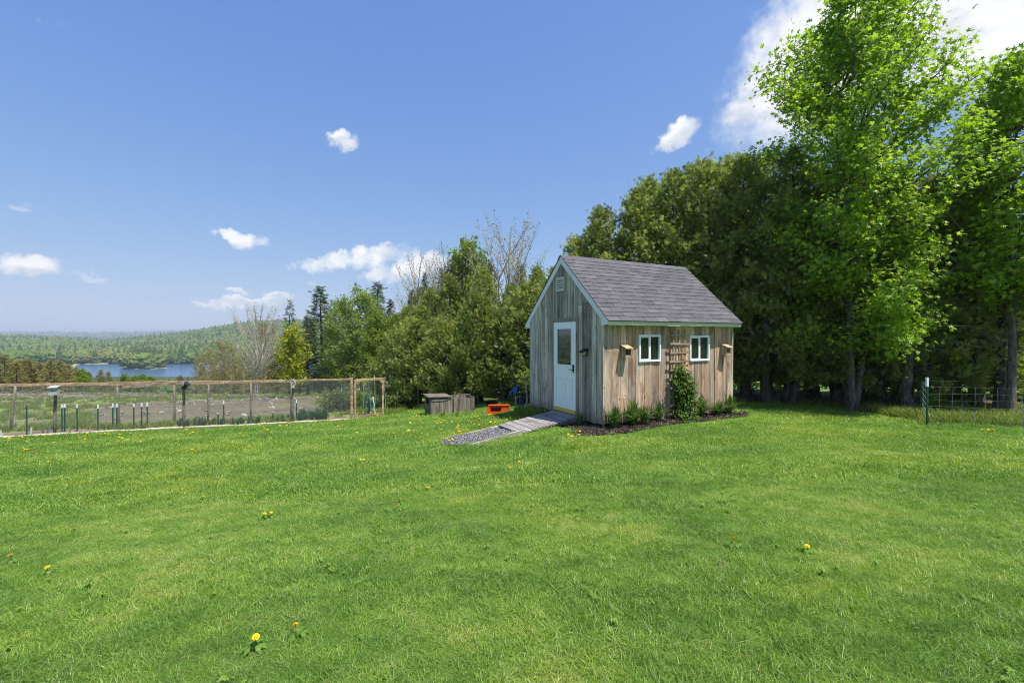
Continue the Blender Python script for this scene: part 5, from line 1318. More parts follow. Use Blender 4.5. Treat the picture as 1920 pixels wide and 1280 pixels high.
    if P:
        P = np.vstack(P); A = np.vstack(A); Nn = np.vstack(Nn); T = np.concatenate(T); S = ls * g.uniform(.65, 1.25, len(P)); crown = put_leaves(tm, P, A, Nn, S, T)
    return (V, Fq), crown

def tree_meshes(name, mats, **kw):
    (V, Fq), crown = grow(**kw); tm = mesh_np(name + '_trunk', V, Fq, mats[0], smooth=True)
    cm = mesh_np(name + '_crown', crown[0], crown[1], mats[1], tint=crown[2]) if crown else None
    return tm, cm
def plant_tree(name, meshes, px, d, ytop, h_model, label, group, cat='tree', wide=1.0, rz=None, seed=0, sink=0.0, foliage='crown'):
    x, y = xat(px, d), d; z = h1(x, y); ht = EYE - (ytop - HOR) / F * d - z; s = ht / h_model
    o = bpy.data.objects.new(name, None); COL.objects.link(o); o.location = (x, y, z - sink); o.rotation_euler = (0, 0, random.Random(int(px * 7 + d * 13 + seed)).uniform(0, 6.28) if rz is None else rz); o.scale = (s * wide, s * wide, s)
    o.empty_display_size = .3; tag(o, label, cat, group)
    t = link('trunk', meshes[0], o)
    if meshes[1]: c = link(foliage, meshes[1], o)
    return o

# --- hedge of old white cedars
cedar = [tree_meshes(f'cedar_{i}', (M['bark_cedar'], M['cedar']), seed=40 + i, h=8.5, R=1.6, base=.85, nl=165, tw=0, lv=78, tm=T_SPRAY, ls=.195, prof='cedar', rise=.42, trunk_r=.17, sig=.155, jit=.5, along=True, up=.85, outw=.8, inner=.66, curl=-.2, upward=.55, clump=.75, bend=.1, thin=.8, rr=(.6, 1.3)) for i in range(4)]
cedar_bushy = [tree_meshes(f'cedar_bushy_{i}', (M['bark_cedar'], M['cedar']), seed=60 + i, h=4.2, R=1.5, base=.62, nl=120, tw=0, lv=84, tm=T_SPRAY, ls=.17, prof='cedar', rise=.5, trunk_r=.12, sig=.14, jit=.5, along=True, up=.85, outw=.8, inner=.66, curl=-.2, upward=.55, clump=.75, bend=.1, thin=.8, rr=(.6, 1.3)) for i in range(3)]
G = 'white cedars in the tall hedge behind the shed'
for k, (px, d, yt, wide, lab) in enumerate((
    (1478, 13.4, 280, 1.0, 'tall dark cedar whose top stands just left of the big maple'), (1400, 14.0, 292, 1.05, 'tall rounded cedar above the far end of the shed roof'), (1328, 14.6, 306, 1.05, 'cedar rising behind the right third of the shed roof'),
    (1258, 15.1, 318, 1.05, 'tall cedar rising behind the middle of the shed roof'), (1192, 15.7, 358, 1.05, 'cedar rising behind the left third of the shed roof'), (1132, 16.0, 392, 1.05, 'cedar with the stepped top just right of the shed gable peak'),
    (1082, 16.4, 446, 1.1, 'shorter cedar directly above the shed gable peak'), (1036, 16.8, 500, 1.2, 'lowest hedge cedar just left of the shed gable peak'),
    (1568, 13.2, 300, 1.0, 'cedar standing in the shade behind the big maple'), (1655, 12.9, 330, 1.0, 'cedar behind the right half of the big maple'), (1745, 12.7, 330, 1.0, 'cedar between the big maple and the bare trunked old cedar'), (1832, 12.8, 300, .9, 'dark cedar just left of the bare trunked old cedar'))):
    plant_tree('cedar_tree', cedar[k % 4], px, d, yt, 8.5, lab, G, wide=wide, seed=k)
SR = ('just right of the gable peak', 'above the middle of the roof', 'above the right third of the roof', 'above the right roof end', 'next to the big maple on its left', 'behind the left side of the big maple', 'behind the maple trunk', 'behind the right side of the big maple', 'behind the slim young maple', 'behind the old bare trunked cedar', 'at the right picture edge')
for k, (px, d, yt, wide) in enumerate(((1110, 18.6, 425, 1.2), (1225, 18.2, 338, 1.2), (1290, 17.4, 312, 1.2), (1360, 17.0, 300, 1.1), (1440, 16.4, 292, 1.1), (1520, 16.0, 310, 1.1), (1610, 15.6, 340, 1.1), (1700, 15.3, 360, 1.1), (1790, 15.2, 370, 1.1), (1870, 15.2, 380, 1.0), (1960, 15.0, 350, 1.1))):
    plant_tree('cedar_tree', cedar[(k * 3 + 1) % 4], px, d, yt, 8.5, 'second row cedar half hidden behind the hedge, ' + SR[k], 'second row cedars behind the hedge', wide=wide, seed=50 + k)
G2 = 'bushy cedars left of the shed'
for k, (px, d, yt, wide, lab) in enumerate(((992, 17.6, 528, 1.0, 'bushy cedar hidden partly by the left edge of the shed'), (944, 18.2, 578, .95, 'bushy cedar above the blue pump'), (890, 18.6, 548, .9, 'broad bushy cedar behind the compost bins'), (838, 19.4, 590, .95, 'bushy cedar behind the left compost bin'), (785, 20.6, 572, 1.0, 'bushy cedar behind the berry bush'), (742, 22.0, 615, 1.1, 'leftmost bushy cedar, right of the garden gate'))):
    plant_tree('cedar_tree', cedar_bushy[k % 3], px, d, yt, 4.2, lab, G2, wide=wide, seed=k + 9, sink=.1)
for k, (px, d, yt) in enumerate(((1010, 20.5, 500), (960, 21.5, 535), (908, 22.5, 500), (848, 24, 515), (803, 26, 540))):
    plant_tree('cedar_tree', cedar[k % 4], px, d, yt, 8.5, 'taller cedar behind the bushy cedars left of the shed, ' + ('next to the gable', 'above the blue pump', 'above the right compost bin', 'above the left compost bin', 'above the berry bush')[k], 'second row cedars left of the shed', wide=1.05, seed=k + 70)

# dark trunks at the foot of the hedge: many-stemmed bases with dead side twigs
def dead_trunk(seed, h, r, lean):
    g = np.random.default_rng(seed); m = 8; t = np.linspace(0, 1, m); w = np.cumsum(g.normal(0, .05, (m, 2)), 0)
    pts = np.stack([w[:, 0] + lean * t, w[:, 1], -.2 + t * h], 1); paths = [(pts, r * (1.1 - .4 * t) * np.where(t < .1, 1.15, 1))]
    for i in range(16):
        z = g.uniform(.9, h); an = g.uniform(0, 6.28); ln = g.uniform(.4, 1.2); s = np.array([np.interp(z, pts[:, 2], pts[:, 0]), np.interp(z, pts[:, 2], pts[:, 1]), z]); e = s + np.array([math.cos(an) * ln, math.sin(an) * ln, g.uniform(-.35, .25)])
        paths.append((bez(s, (s + e) / 2 + np.array([0, 0, .12]), e, 5), np.linspace(.014, .004, 5)))
        for q in range(2): u = g.uniform(.4, .9); s2 = s + (e - s) * u; e2 = s2 + g.normal(0, .22, 3); paths.append((np.stack([s2, (s2 + e2) / 2, e2]), np.array([.006, .005, .003])))
    return tubes(paths, 7)
for k, (px, yb, wpx, lean, mat, lab) in enumerate(((1440, 757, 25, -.35, 'bark_cedar', 'leaning dark trunk at the lawn edge nearest the shed end'), (1482, 758, 20, .15, 'bark_cedar', 'dark trunk right of the leaning one near the shed'), (1568, 758, 30, .05, 'bark_cedar', 'thick dark trunk below the big maple with side stems'),
                                                   (1706, 775, 30, .10, 'bark_cedar', 'thick dark trunk left of the wire fence post'), (1668, 752, 12, .35, 'bark_maple', 'thin pale leaning trunk left of the thick dark trunk'), (1757, 752, 9, .1, 'bark_maple', 'slim trunk seen just behind the wire fence post'), (1838, 755, 9, 0, 'bark_maple', 'slim grey trunk left of the old cedar behind the wire fence'), (1815, 755, 11, .5, 'bark_maple', 'slanting thin trunk behind the wire fence'),
                                                   (945, 757, 20, .3, 'bark_cedar', 'slanting black trunk left of the blue pump'), (905, 753, 14, .0, 'bark_cedar', 'dark trunk behind the right compost bin'), (1540, 752, 9, -.1, 'bark_cedar', 'slim dark stem left of the thick maple base'))):
    x, y, z = ground_px(px, yb); V, Fq = dead_trunk(200 + k, 2.6, wpx / F * y / 2 * .7, lean); o = empty('hedge_tree', (x, y, z), 0, lab, 'tree', 'trunks at the foot of the hedge'); link('trunk', mesh_np('hedge_trunk', V, Fq, M[mat], smooth=True), o)

# --- the big maple, its neighbour and the old bare trunked cedar
def plant_one(name, px, d, mats, label, group=None, rz=0, foliage='crown', **kw):
    x = xat(px, d); z = h1(x, d); o = empty(name, (x, d, z), rz, label, 'tree', group); t, c = tree_meshes(name, mats, **kw)
    link('trunk', t, o)
    if c: link(foliage, c, o)
    return o
mh = 652 / F * 12.4 + 1.98
plant_one('maple_tree', 1598, 12.4, (M['bark_maple'], M['maple']), 'tall sunlit maple with bright yellow green leaves on the right', seed=7, h=mh, R=3.0, base=1.7, nl=100, tw=9, lv=44, tm=T_MAPLE, ls=.128, outw=.6, rr=(.62, 1.14), prof='oval', rise=.8, trunk_r=.125, twl=.36, sig=.17, jit=.6, up=.9, inner=.22, forks=3, skew=(.012, 0), tops=.95, curl=.12, clump=.55)
plant_one('maple_tree', 1893, 11.4, (M['bark_maple'], M['maple']), 'smaller maple at the right edge with rounded leafy top', seed=8, h=(632 - 108) / F * 11.4 + 1.9, R=1.45, base=2.9, nl=52, tw=8, lv=27, outw=.6, tm=T_MAPLE, ls=.13, prof='oval', rise=.9, trunk_r=.10, twl=.4, sig=.16, jit=.6, up=.9, inner=.4, forks=1, curl=.1)
plant_one('maple_tree', 1700, 13.2, (M['bark_maple'], M['maple']), 'leafy young maple under the big maple, above the dark trunks', seed=9, h=6.0, R=1.7, base=1.2, nl=44, tw=7, lv=15, tm=T_MAPLE, ls=.16, prof='oval', rise=.8, trunk_r=.07, twl=.4, sig=.16, jit=.6, up=.9, inner=.3, forks=2)
plant_one('maple_tree', 1800, 13.6, (M['bark_maple'], M['maple']), 'slender young maple behind the wire fence left of the old cedar', seed=10, h=6.5, R=1.5, base=1.0, nl=40, tw=7, lv=14, tm=T_MAPLE, ls=.16, prof='oval', rise=.8, trunk_r=.06, twl=.4, sig=.16, jit=.6, up=.9, inner=.3, forks=1)
x, y, z = ground_px(1880, 772)
plant_one('old_cedar_tree', 1882, y, (M['bark_cedar'], M['cedar_old']), 'old cedar with thick straight grey trunk and sparse drooping boughs at right', seed=12, h=(632 - 150) / F * y + 1.95, R=1.75, base=1.7, nl=64, tw=0, lv=80, tm=T_SPRAY, ls=.22, prof='column', rise=-.12, trunk_r=.19, sig=.15, jit=.5, along=True, up=.7, outw=.6, inner=.45, curl=.2, upward=-.15, clump=.6, bend=.02, thin=1.2, tops=.98)
# bare pale branches hanging in the gap between the maple and the old cedar
def dead_bough(px, py, d, pts2, label, seed):
    p0 = at(px, py, d); g = np.random.default_rng(seed); P = [np.array(at(a, b, dd) - p0) for (a, b, dd) in pts2]; paths = [(np.array(P), np.linspace(.018, .006, len(P)))]
    for q in range(10): k = g.integers(1, len(P)); e = P[k] + g.normal(0, .28, 3); paths.append((bez(P[k], (P[k] + e) / 2 + g.normal(0, .05, 3), e, 4), np.linspace(.006, .003, 4)))
    o = link('dead_branch', mesh_np('dead_branch', *tubes(paths), M['bark_dead'], smooth=True)); o.location = p0; return tag(o, label, 'branch')
for k, (pts2, lab) in enumerate((([(1858, 560, 12.0), (1830, 545, 11.8), (1800, 500, 11.6), (1770, 470, 11.5)], 'long bare pale branch left of the old cedar, upper one'), ([(1862, 430, 12.0), (1840, 455, 11.8), (1815, 450, 11.6), (1775, 400, 11.5)], 'bare pale branch high beside the old cedar trunk'),
                                 ([(1870, 600, 12.0), (1830, 612, 11.8), (1780, 610, 11.5), (1730, 590, 11.4)], 'bare forked branch low over the wire fence post'), ([(1868, 655, 12.0), (1830, 648, 11.8), (1790, 640, 11.6)], 'short bare branch just above the wire fence'), ([(1870, 520, 12.1), (1895, 500, 11.8), (1925, 505, 11.6)], 'bare branch right of the old cedar trunk'))):
    dead_bough(pts2[0][0], pts2[0][1], pts2[0][2], pts2, lab, 300 + k)

def thicket(seed, w, h):
    g = np.random.default_rng(seed); paths = []
    for i in range(130):
        s = np.array([g.uniform(-w, w), g.uniform(-.5, .5), g.uniform(-.05, h * .75)]); a = g.uniform(0, 6.28); l = g.uniform(.35, 1.1); e = s + np.array([math.cos(a) * l, math.sin(a) * l * .5, g.uniform(-.25, .55) * l])
        paths.append((bez(s, (s + e) / 2 + g.normal(0, .12, 3), e, 5), np.linspace(g.uniform(.006, .014), .003, 5)))
    return tubes(paths, 4)
for k, (px, yb, w, h, lab) in enumerate(((1412, 754, .9, 1.6, 'tangle of dead dark twigs left of the leaning trunk by the shed end'), (1515, 754, .9, 1.6, 'tangle of dead dark twigs between the hedge trunks left of the maple'), (1640, 756, .9, 1.5, 'tangle of dead twigs between maple base and thick dark trunk'), (1005, 756, .8, 1.5, 'tangle of dead twigs beside the left corner of the shed'), (925, 754, .9, 1.4, 'tangle of dead twigs behind the orange tub'))):
    x, y, z = ground_px(px, yb); o = empty('dead_brush', (x, y + .5, z), 0, lab, 'brush', 'dead brush under the hedge'); link('twigs', mesh_np('dead_brush', *thicket(500 + k, w, h), M['bark_dead'], smooth=True), o)
# understorey saplings and scrub along the hedge foot
scrub = [tree_meshes(f'scrub_{i}', (M['bark_maple'], M['bright']), seed=80 + i, h=1.5, R=.7, base=.15, nl=26, tw=5, lv=5, tm=T_LEAF3, ls=.10, prof='oval', rise=.9, trunk_r=.02, twl=.5, sig=.08, jit=.7, up=.8, inner=.3, forks=2) for i in range(2)]
for k, (px, d, yt, lab) in enumerate(((1400, 16.2, 695, 'dark leafy bush at the hedge foot nearest the shed end'), (1455, 16.0, 700, 'dark leafy bush between the first two hedge trunks'), (1640, 14.2, 690, 'green sapling bush between the maple trunk and the thick dark trunk'), (1740, 12.3, 705, 'leafy sapling behind the wire fence post'), (1500, 15.5, 705, 'low leafy bush in the gap behind the shed end'), (1790, 13.0, 690, 'leafy sapling behind the middle of the wire fence'), (1910, 13.2, 680, 'leafy bush right of the old cedar trunk'), (1030, 19.5, 700, 'leafy bush in the dark gap behind the shed'), (955, 19.5, 715, 'pale leafy scrub behind the blue pump'), (985, 19.8, 720, 'pale leafy scrub right of the blue pump'), (1600, 17.0, 700, 'sunlit leafy bush seen beyond the maple trunk'), (1690, 17.5, 690, 'sunlit leafy bush seen beyond the thick dark trunk'), (1860, 17.5, 690, 'sunlit leafy bush seen beyond the wire fence'))):
    plant_tree('leafy_bush', scrub[k % 2], px, d, yt, 1.5, lab, 'leafy bushes under the hedge', 'bush', wide=1.3, seed=k)

# --- trees on the left, from the gate towards the lake
broad = {m: [tree_meshes(f'{m}_tree_{i}', (M[bk], M[m]), seed=100 + i * 3 + len(m), h=9, R=2.7, base=1.1, nl=60, tw=6, lv=lv, tm=T_LEAF3, ls=ls, prof='oval', rise=.75, trunk_r=.13, twl=.42, sig=.2, jit=.7, up=.8, outw=.5, inner=.3, forks=fk, rr=(.65, 1.15)) for i in range(2)]
         for m, bk, lv, ls, fk in (('bright', 'bark_maple', 20, .20, 2), ('birch', 'bark_birch', 22, .15, 3), ('olive', 'bark_maple', 15, .15, 3), ('brown', 'bark_pale', 10, .15, 2))}
bare = [tree_meshes(f'bare_tree_{i}', (M['bark_pale'], M['olive']), seed=130 + i, h=10, R=2.6, base=2.2, nl=50, tw=32, lv=1.6, tm=T_LEAF, ls=.11, prof='vase', rise=1.8, trunk_r=.12, twl=.5, sig=.06, jit=.7, up=.5, inner=.25, forks=4, curl=.1, upward=.55, twr=.0052) for i in range(3)]
spruce = [tree_meshes(f'spruce_{i}', (M['bark_cedar'], M['spruce']), seed=140 + i, h=12, R=2.5, base=.5, nl=190, tw=0, lv=34, tm=T_NEEDLE, ls=.34, prof='cone', rise=-.22, trunk_r=.16, sig=.10, jit=.35, along=True, up=.9, inner=.2, curl=.12, clump=.6, tops=.99, thin=.7) for i in range(2)]
spruceb = [tree_meshes(f'coned_spruce_{i}', (M['bark_cedar'], M['spruce_brown']), seed=150 + i, h=8, R=2.2, base=.5, nl=130, tw=0, lv=26, tm=T_NEEDLE, ls=.34, prof='cone', rise=-.1, trunk_r=.13, sig=.16, jit=.45, along=True, up=.6, inner=.2, curl=.12, clump=.6, tops=.99, thin=.7) for i in range(3)]
slim = tree_meshes('slim_spruce', (M['bark_cedar'], M['spruce']), seed=160, h=12, R=1.7, base=.8, nl=90, tw=0, lv=22, tm=T_NEEDLE, ls=.34, prof='cone', rise=.1, trunk_r=.12, sig=.12, jit=.5, along=True, up=.6, inner=.25, curl=.0, clump=.6, tops=.99)
PT = plant_tree; GL = 'trees beyond the garden on the left'
PT('maple_tree', tree_meshes('young_maple', (M['bark_maple'], M['maple_yellow']), seed=33, h=4.6, R=1.35, base=.9, nl=40, tw=6, lv=9, tm=T_MAPLE, ls=.19, prof='oval', rise=.8, trunk_r=.06, twl=.42, sig=.14, jit=.6, up=.8, inner=.2), 548, 30, 613, 4.6, 'small yellow green maple standing out in front of the spruces', GL, wide=.95)
PT('bare_tree', bare[0], 481, 45, 568, 10, 'bare grey tree with fan of fine twigs left of the yellow maple', GL, wide=.95)
PT('budding_tree', broad['brown'][0], 499, 50, 600, 9, 'brown budding tree right behind the bare grey tree', GL, wide=.75)
PT('spruce_tree', slim, 543, 54, 563, 12, 'slim open spruce directly above the yellow maple', GL, wide=1.25)
PT('spruce_tree', spruce[0], 601, 44, 538, 12, 'tall dark pointed spruce left of the birches', GL, wide=1.55)
PT('spruce_tree', spruce[1], 577, 47, 592, 12, 'shorter dark spruce between yellow maple and tall spruce', GL, wide=1.4)
PT('spruce_tree', spruce[1], 622, 41, 612, 12, 'low spreading spruce in front of the tall pointed spruce', GL, wide=1.35)
PT('birch_tree', broad['birch'][0], 644, 38, 560, 9, 'left white stemmed birch in fresh green leaf', GL, wide=1.02)
PT('birch_tree', broad['birch'][1], 678, 39, 541, 9, 'right white stemmed birch in fresh green leaf with highest top', GL, wide=1.0)
PT('spruce_tree', spruce[0], 706, 52, 530, 12, 'bluish spruce top rising behind the right birch', GL, wide=1.4)
PT('leafy_tree', broad['bright'][0], 706, 35, 585, 9, 'fresh green tree leaning right below the birches', GL, wide=.85)
PT('budding_tree', broad['brown'][1], 738, 36, 588, 9, 'brownish budding tree behind the garden gate', GL, wide=.75)
PT('leafy_tree', broad['bright'][1], 764, 31, 575, 9, 'bright green tree right of the brownish budding tree', GL, wide=.55)
PT('budding_tree', broad['olive'][0], 790, 29, 540, 9, 'olive budding tree left of the tall fresh green tree', GL, wide=.7)
PT('spruce_tree', spruce[1], 797, 33, 512, 12, 'dark conifer top among olive twigs', GL, wide=.62)
PT('bare_tree', bare[1], 792, 36, 478, 10, 'bare twiggy tree in front of the white cloud, left one', GL, wide=.8)
PT('bare_tree', bare[2], 832, 34, 462, 10, 'bare twiggy tree in front of the white cloud, right one', GL, wide=.7)
PT('leafy_tree', broad['bright'][0], 884, 25.5, 453, 9, 'tall narrow fresh green tree left of the large bare tree', GL, wide=.72)
PT('budding_tree', broad['olive'][1], 850, 25, 498, 9, 'olive budding tree under the tall fresh green tree', GL, wide=.8)
PT('budding_tree', broad['olive'][0], 915, 24.5, 490, 9, 'olive budding tree at the foot of the large bare tree', GL, wide=.55)
PT('bare_tree', bare[0], 950, 24.5, 402, 10, 'large bare many stemmed tree left of the shed gable', GL, wide=.82, seed=4)
PT('budding_tree', broad['olive'][1], 975, 24, 500, 9, 'sparse olive tree between large bare tree and the cedar hedge', GL, wide=.5)
PT('budding_tree', broad['brown'][0], 1008, 27, 520, 9, 'brownish tree tucked behind the gable peak cedars', GL, wide=.6)
PT('spruce_tree', spruce[1], 733, 40, 562, 12, 'pointed dark spruce just right of the birches', GL, wide=1.1)
PT('leafy_tree', broad['bright'][0], 748, 33, 590, 9, 'round fresh green tree above the berry bushes', GL, wide=.8)
PT('spruce_tree', spruce[0], 772, 35, 545, 12, 'pointed spruce left of the two bare twiggy trees', GL, wide=.9)
PT('leafy_tree', broad['birch'][0], 820, 27, 545, 9, 'fresh green leafy tree between the bare twiggy trees and the tall narrow one', GL, wide=.6)
for k, (px, d, yt, lab) in enumerate(((372, 62, 664, 'leftmost brown budding tree right of the lake'), (390, 60, 650, 'second brown budding tree right of the lake, pale stemmed'), (412, 58, 637, 'tallest rusty brown budding tree right of the lake'), (434, 57, 641, 'rusty brown budding tree next to the bare grey tree'), (456, 56, 655, 'low brown budding tree under the bare grey tree'))):
    PT('budding_tree', broad['brown'][k % 2], px, d, yt, 9, lab, 'brown budding trees right of the lake', wide=.62, seed=k)
LS = ('left below the yellow maple', 'right below the yellow maple', 'below the tall pointed spruce', 'below the left birch', 'below the right birch', 'behind the garden gate', 'under the second brown budding tree', 'just left of the bare grey tree', 'right under the bare grey tree', 'under the leftmost brown budding tree', 'under the tallest rusty tree', 'between the rusty trees and the bare grey tree', 'between the bare grey tree and the yellow maple', 'hidden close behind the yellow maple')
for k, (px, d, yt, wd) in enumerate(((520, 50, 655, 1.2), (560, 52, 640, 1.2), (610, 50, 640, 1.2), (650, 48, 650, 1.2), (700, 46, 640, 1.3), (745, 42, 650, 1.3), (400, 68, 676, 1.4), (440, 66, 672, 1.4), (480, 60, 660, 1.3), (378, 72, 682, 1.2), (420, 72, 680, 1.4), (462, 70, 676, 1.4), (500, 66, 668, 1.4), (535, 62, 662, 1.4))):
    PT('spruce_tree', spruceb[k % 3], px, d, yt, 8, 'dull low spruce in the shade ' + LS[k], 'low spruces behind the left trees', wide=wd, seed=k)
for k, (px, yt, lab) in enumerate(((-40, 668, 'brown topped spruce beyond the field, outside the left edge'), (8, 664, 'tall brown topped spruce at the left picture edge'), (30, 676, 'second brown topped spruce from the left edge'), (52, 672, 'third brown topped spruce from the left edge'), (74, 680, 'fourth brown topped spruce from the left, lower one'), (95, 674, 'spruce behind the grey bird box'), (112, 676, 'rusty spruce just right of the grey bird box'), (128, 683, 'lower spruce left of the bright green bush'), (-5, 682, 'low spruce in the left picture corner'), (62, 688, 'low dark spruce in front of the row of brown spruces'), (150, 692, 'small dark spruce at the near lake shore'), (188, 692, 'pointed small spruce below the left end of the lake'), (203, 696, 'pointed small spruce below the lake, right one'))):
    PT('spruce_tree', spruceb[k % 3], px, 66 + 4 * math.sin(k * 2.1), yt, 8, lab, 'brown topped spruces beyond the field', wide=1.5, seed=k)
for k, (px, d, yt) in enumerate(((-20, 74, 676), (20, 75, 672), (42, 76, 674), (63, 75, 678), (85, 76, 680), (104, 74, 681), (120, 75, 684), (139, 76, 688))):
    PT('spruce_tree', spruceb[(k + 1) % 3], px, d, yt, 8, 'brown topped spruce of the rear row, ' + ('outside the left edge', 'behind the tall left edge spruce', 'behind the second spruce', 'behind the third spruce', 'behind the fourth spruce', 'left behind the grey bird box', 'right behind the rusty spruce', 'behind the bright green bush')[k], 'rear row of brown topped spruces', wide=1.9, seed=k + 30)
for k, (px, d, yt, lab) in enumerate(((153, 60, 693, 'bright green bush below the left end of the lake'), (162, 64, 697, 'small bright green tree beside the bright bush below the lake'), (234, 80, 701, 'round bright green treetop in front of the lake, left'), (252, 82, 704, 'small green treetop in front of the lake, second'), (267, 80, 702, 'green treetop in front of the lake, third'), (283, 84, 706, 'low green treetop in front of the lake, fourth'), (337, 78, 704, 'olive treetop in front of the lake right side'))):
    PT('leafy_tree', broad['bright' if k != 6 else 'olive'][k % 2], px, d, yt, 9, lab, 'green treetops below the lake', wide=.9, seed=k)

# berry bushes, leeks, climber
berry = [tree_meshes(f'berry_{i}', (M['bark_maple'], M['shrub']), seed=180 + i, h=1.0, R=.45, base=.05, nl=40, tw=4, lv=7, tm=T_LEAF3, ls=.085, prof='vase', rise=1.2, trunk_r=.012, twl=.4, sig=.06, jit=.7, up=.7, inner=.2, forks=3, twr=.003) for i in range(2)]
for k, (px, d, yt, wd, lab) in enumerate(((765, 19.6, 724, 1.15, 'leafy berry bush between two rustic posts'), (733, 19.4, 738, 1.0, 'leafy berry bush right behind the gate edge'), (812, 19.4, 728, .8, 'berry bush above the left compost bin'), (845, 19.2, 728, .8, 'berry bush between the green posts behind the bins'), (622, 20.0, 733, 1.3, 'broad berry bush inside the garden near the gate post, left'), (645, 20.2, 729, 1.2, 'broad berry bush inside the garden right at the gate post'), (672, 20.6, 738, 1.0, 'berry bush seen through the left of the gate'), (712, 20.4, 740, .9, 'berry bush seen through the right of the gate'))):
    PT('berry_bush', berry[k % 2], px, d, yt, 1.0, lab, 'berry bushes by the garden', 'bush', wide=wd, seed=k, foliage='leaves')
leek = [strap_clump(f'leek_blades_{i}', 220 + i, 46, .22, .42, .16, .018, M['leek']) for i in range(2)]
rr = random.Random(77); n = 0
for (pa, pb, na_, nb_, cnt, lab, grp) in ((562, 610, 1.0, 2.0, 26, 'upright blue green leek in the dense bed left of the gate', 'leeks in the dense bed'), (330, 560, .75, 1.25, 34, 'young blue green leek in the long row by the netting', 'leeks in the long row')):
    for k in range(cnt):
        n_ = rr.uniform(na_, nb_); p = fpt(l_of(rr.uniform(pa, pb), n_), n_, 0); o = link('leek_plant', leek[k % 2]); o.location = p; o.rotation_euler = (0, 0, rr.uniform(0, 6)); s = rr.uniform(.8, 1.25) * (1 if cnt < 30 else .7); o.scale = (s,) * 3; tag(o, lab, 'plant', grp)

def climber():
    g = np.random.default_rng(55); a_mid = longwall(1268, 750)[0]; ht = longwall(1268, 689)[1]; P, A, Nn, T = [], [], [], []; paths = []
    for i in range(120):
        t = g.uniform(0, 1) ** 1.15; z = t * ht; w = np.interp(t, [0, .12, .35, .6, .85, 1], [.38, .31, .24, .20, .16, .08]); cx = np.interp(t, [0, .3, 1], [-.02, .05, .06]); x = cx + g.uniform(-w, w); x += g.normal(0, .05) + .06 * math.sin(z * 5); y = -.06 - abs(g.normal(.10, .07)) * (1.5 - .8 * t)
        n = g.integers(14, 26); P.append(np.array([x, y, z]) + g.normal(0, .06, (n, 3)) * np.array([1, .7, 1])); A.append(np.array([0, -.4, -.5]) + g.normal(0, .6, (n, 3))); Nn.append(np.array([0, -.7, .6]) + g.normal(0, .45, (n, 3))); T.append(np.clip(g.uniform(0, .6) + g.uniform(0, .4, n), 0, 1))
    for i in range(9):
        x1 = g.uniform(-.15, .2); m = 7; t = np.linspace(0, 1, m); paths.append((np.stack([.02 + (x1 - .02) * t + g.normal(0, .02, m), -.06 + g.normal(0, .012, m), t * ht * g.uniform(.6, 1) - .05], 1), np.linspace(.012, .003, m)))
    P = np.vstack(P); P[:, 2] = np.maximum(P[:, 2], .02); v = put_leaves(T_LEAF, P, np.vstack(A), np.vstack(Nn), .075 * g.uniform(.6, 1.2, len(P)), np.concatenate(T))
    q = shed_world(a_mid, -.02); o = empty('climbing_plant', (q.x, q.y, h1(q.x, q.y) + .02), math.atan2(SU.y, SU.x), 'leafy green climber growing up the trellis between the shed windows', 'plant')
    link('stem', mesh_np('climber_stem', *tubes(paths), M['bark_maple'])).parent = o; link('foliage', mesh_np('climber_leaves', v[0], v[1], M['vine'], tint=v[2])).parent = o
climber()
# weeds at the foot of the compost bins and round the ramp
for k, (px, py, s, lab) in enumerate(((830, 783, .75, 'tall weed tuft at the foot of the left compost bin'), (857, 782, .55, 'weed tuft at the joint of the two compost bins'), (800, 780, .5, 'low weed tuft at the open side of the left bin'), (873, 781, .4, 'small weed tuft below the right compost bin'))):
    x, y, z = ground_px(px, py); o = link('weed_tuft', strap_clump('weed_blades', 400 + k, 70, .15, .42, .3, .022, M['weed'])); o.location = (x, y, z); o.scale = (s,) * 3; tag(o, lab, 'weed')

# ------------------------------------------------------------------ dandelions
def dandelion_head(r, z0=0.0, tilt=0.0):
    Vv, Ff = [], []
    for (n, r0, r1, z, dz, w) in ((18, .1, 1.0, 0, .12, .2), (16, .05, .8, .10, .22, .2), (11, .0, .5, .2, .3, .2)):
        for k in range(n):
            a = 2 * math.pi * (k + .3 * n) / n; c, s = math.cos(a), math.sin(a); b = len(Vv)
            Vv += [(r * r0 * c, r * r0 * s, z0 + r * z), (r * (r1 * .8 * c - w * s), r * (r1 * .8 * s + w * c), z0 + r * (z + dz * .8)), (r * r1 * c, r * r1 * s, z0 + r * (z + dz)), (r * (r1 * .8 * c + w * s), r * (r1 * .8 * s - w * c), z0 + r * (z + dz * .8))]; Ff.append((b, b + 3, b + 2, b + 1))
    return Vv, Ff
def leaf_rosette(seed, n=7, ln=.12):
    g = random.Random(seed); mb = MB()
    for k in range(n):
        a = 6.283 * k / n + g.uniform(-.3, .3); c, s = math.cos(a), math.sin(a); l = .6 * ln * g.uniform(.7, 1.2); pts = [(0, .004, .004), (.3, .010, .03), (.45, .006, .035), (.7, .016, .03), (1, 0, .012)]
        b = len(mb.v)
        for (t, w, z) in pts: mb.v += [(l * t * c - w * s, l * t * s + w * c, z), (l * t * c + w * s, l * t * s - w * c, z - .002)]
        mb.f += [(b + 2 * i, b + 2 * i + 1, b + 2 * i + 3, b + 2 * i + 2) for i in range(4)]
    return mb.mesh('dandelion_leaves', M['lawnleaf'])
def head_mesh(r): v, f = dandelion_head(r); me = bpy.data.meshes.new('dandelion_head'); me.from_pydata(v, [], f); me.materials.append(M['petal']); return me
HM = head_mesh(.021); RM = [leaf_rosette(i) for i in range(3)]
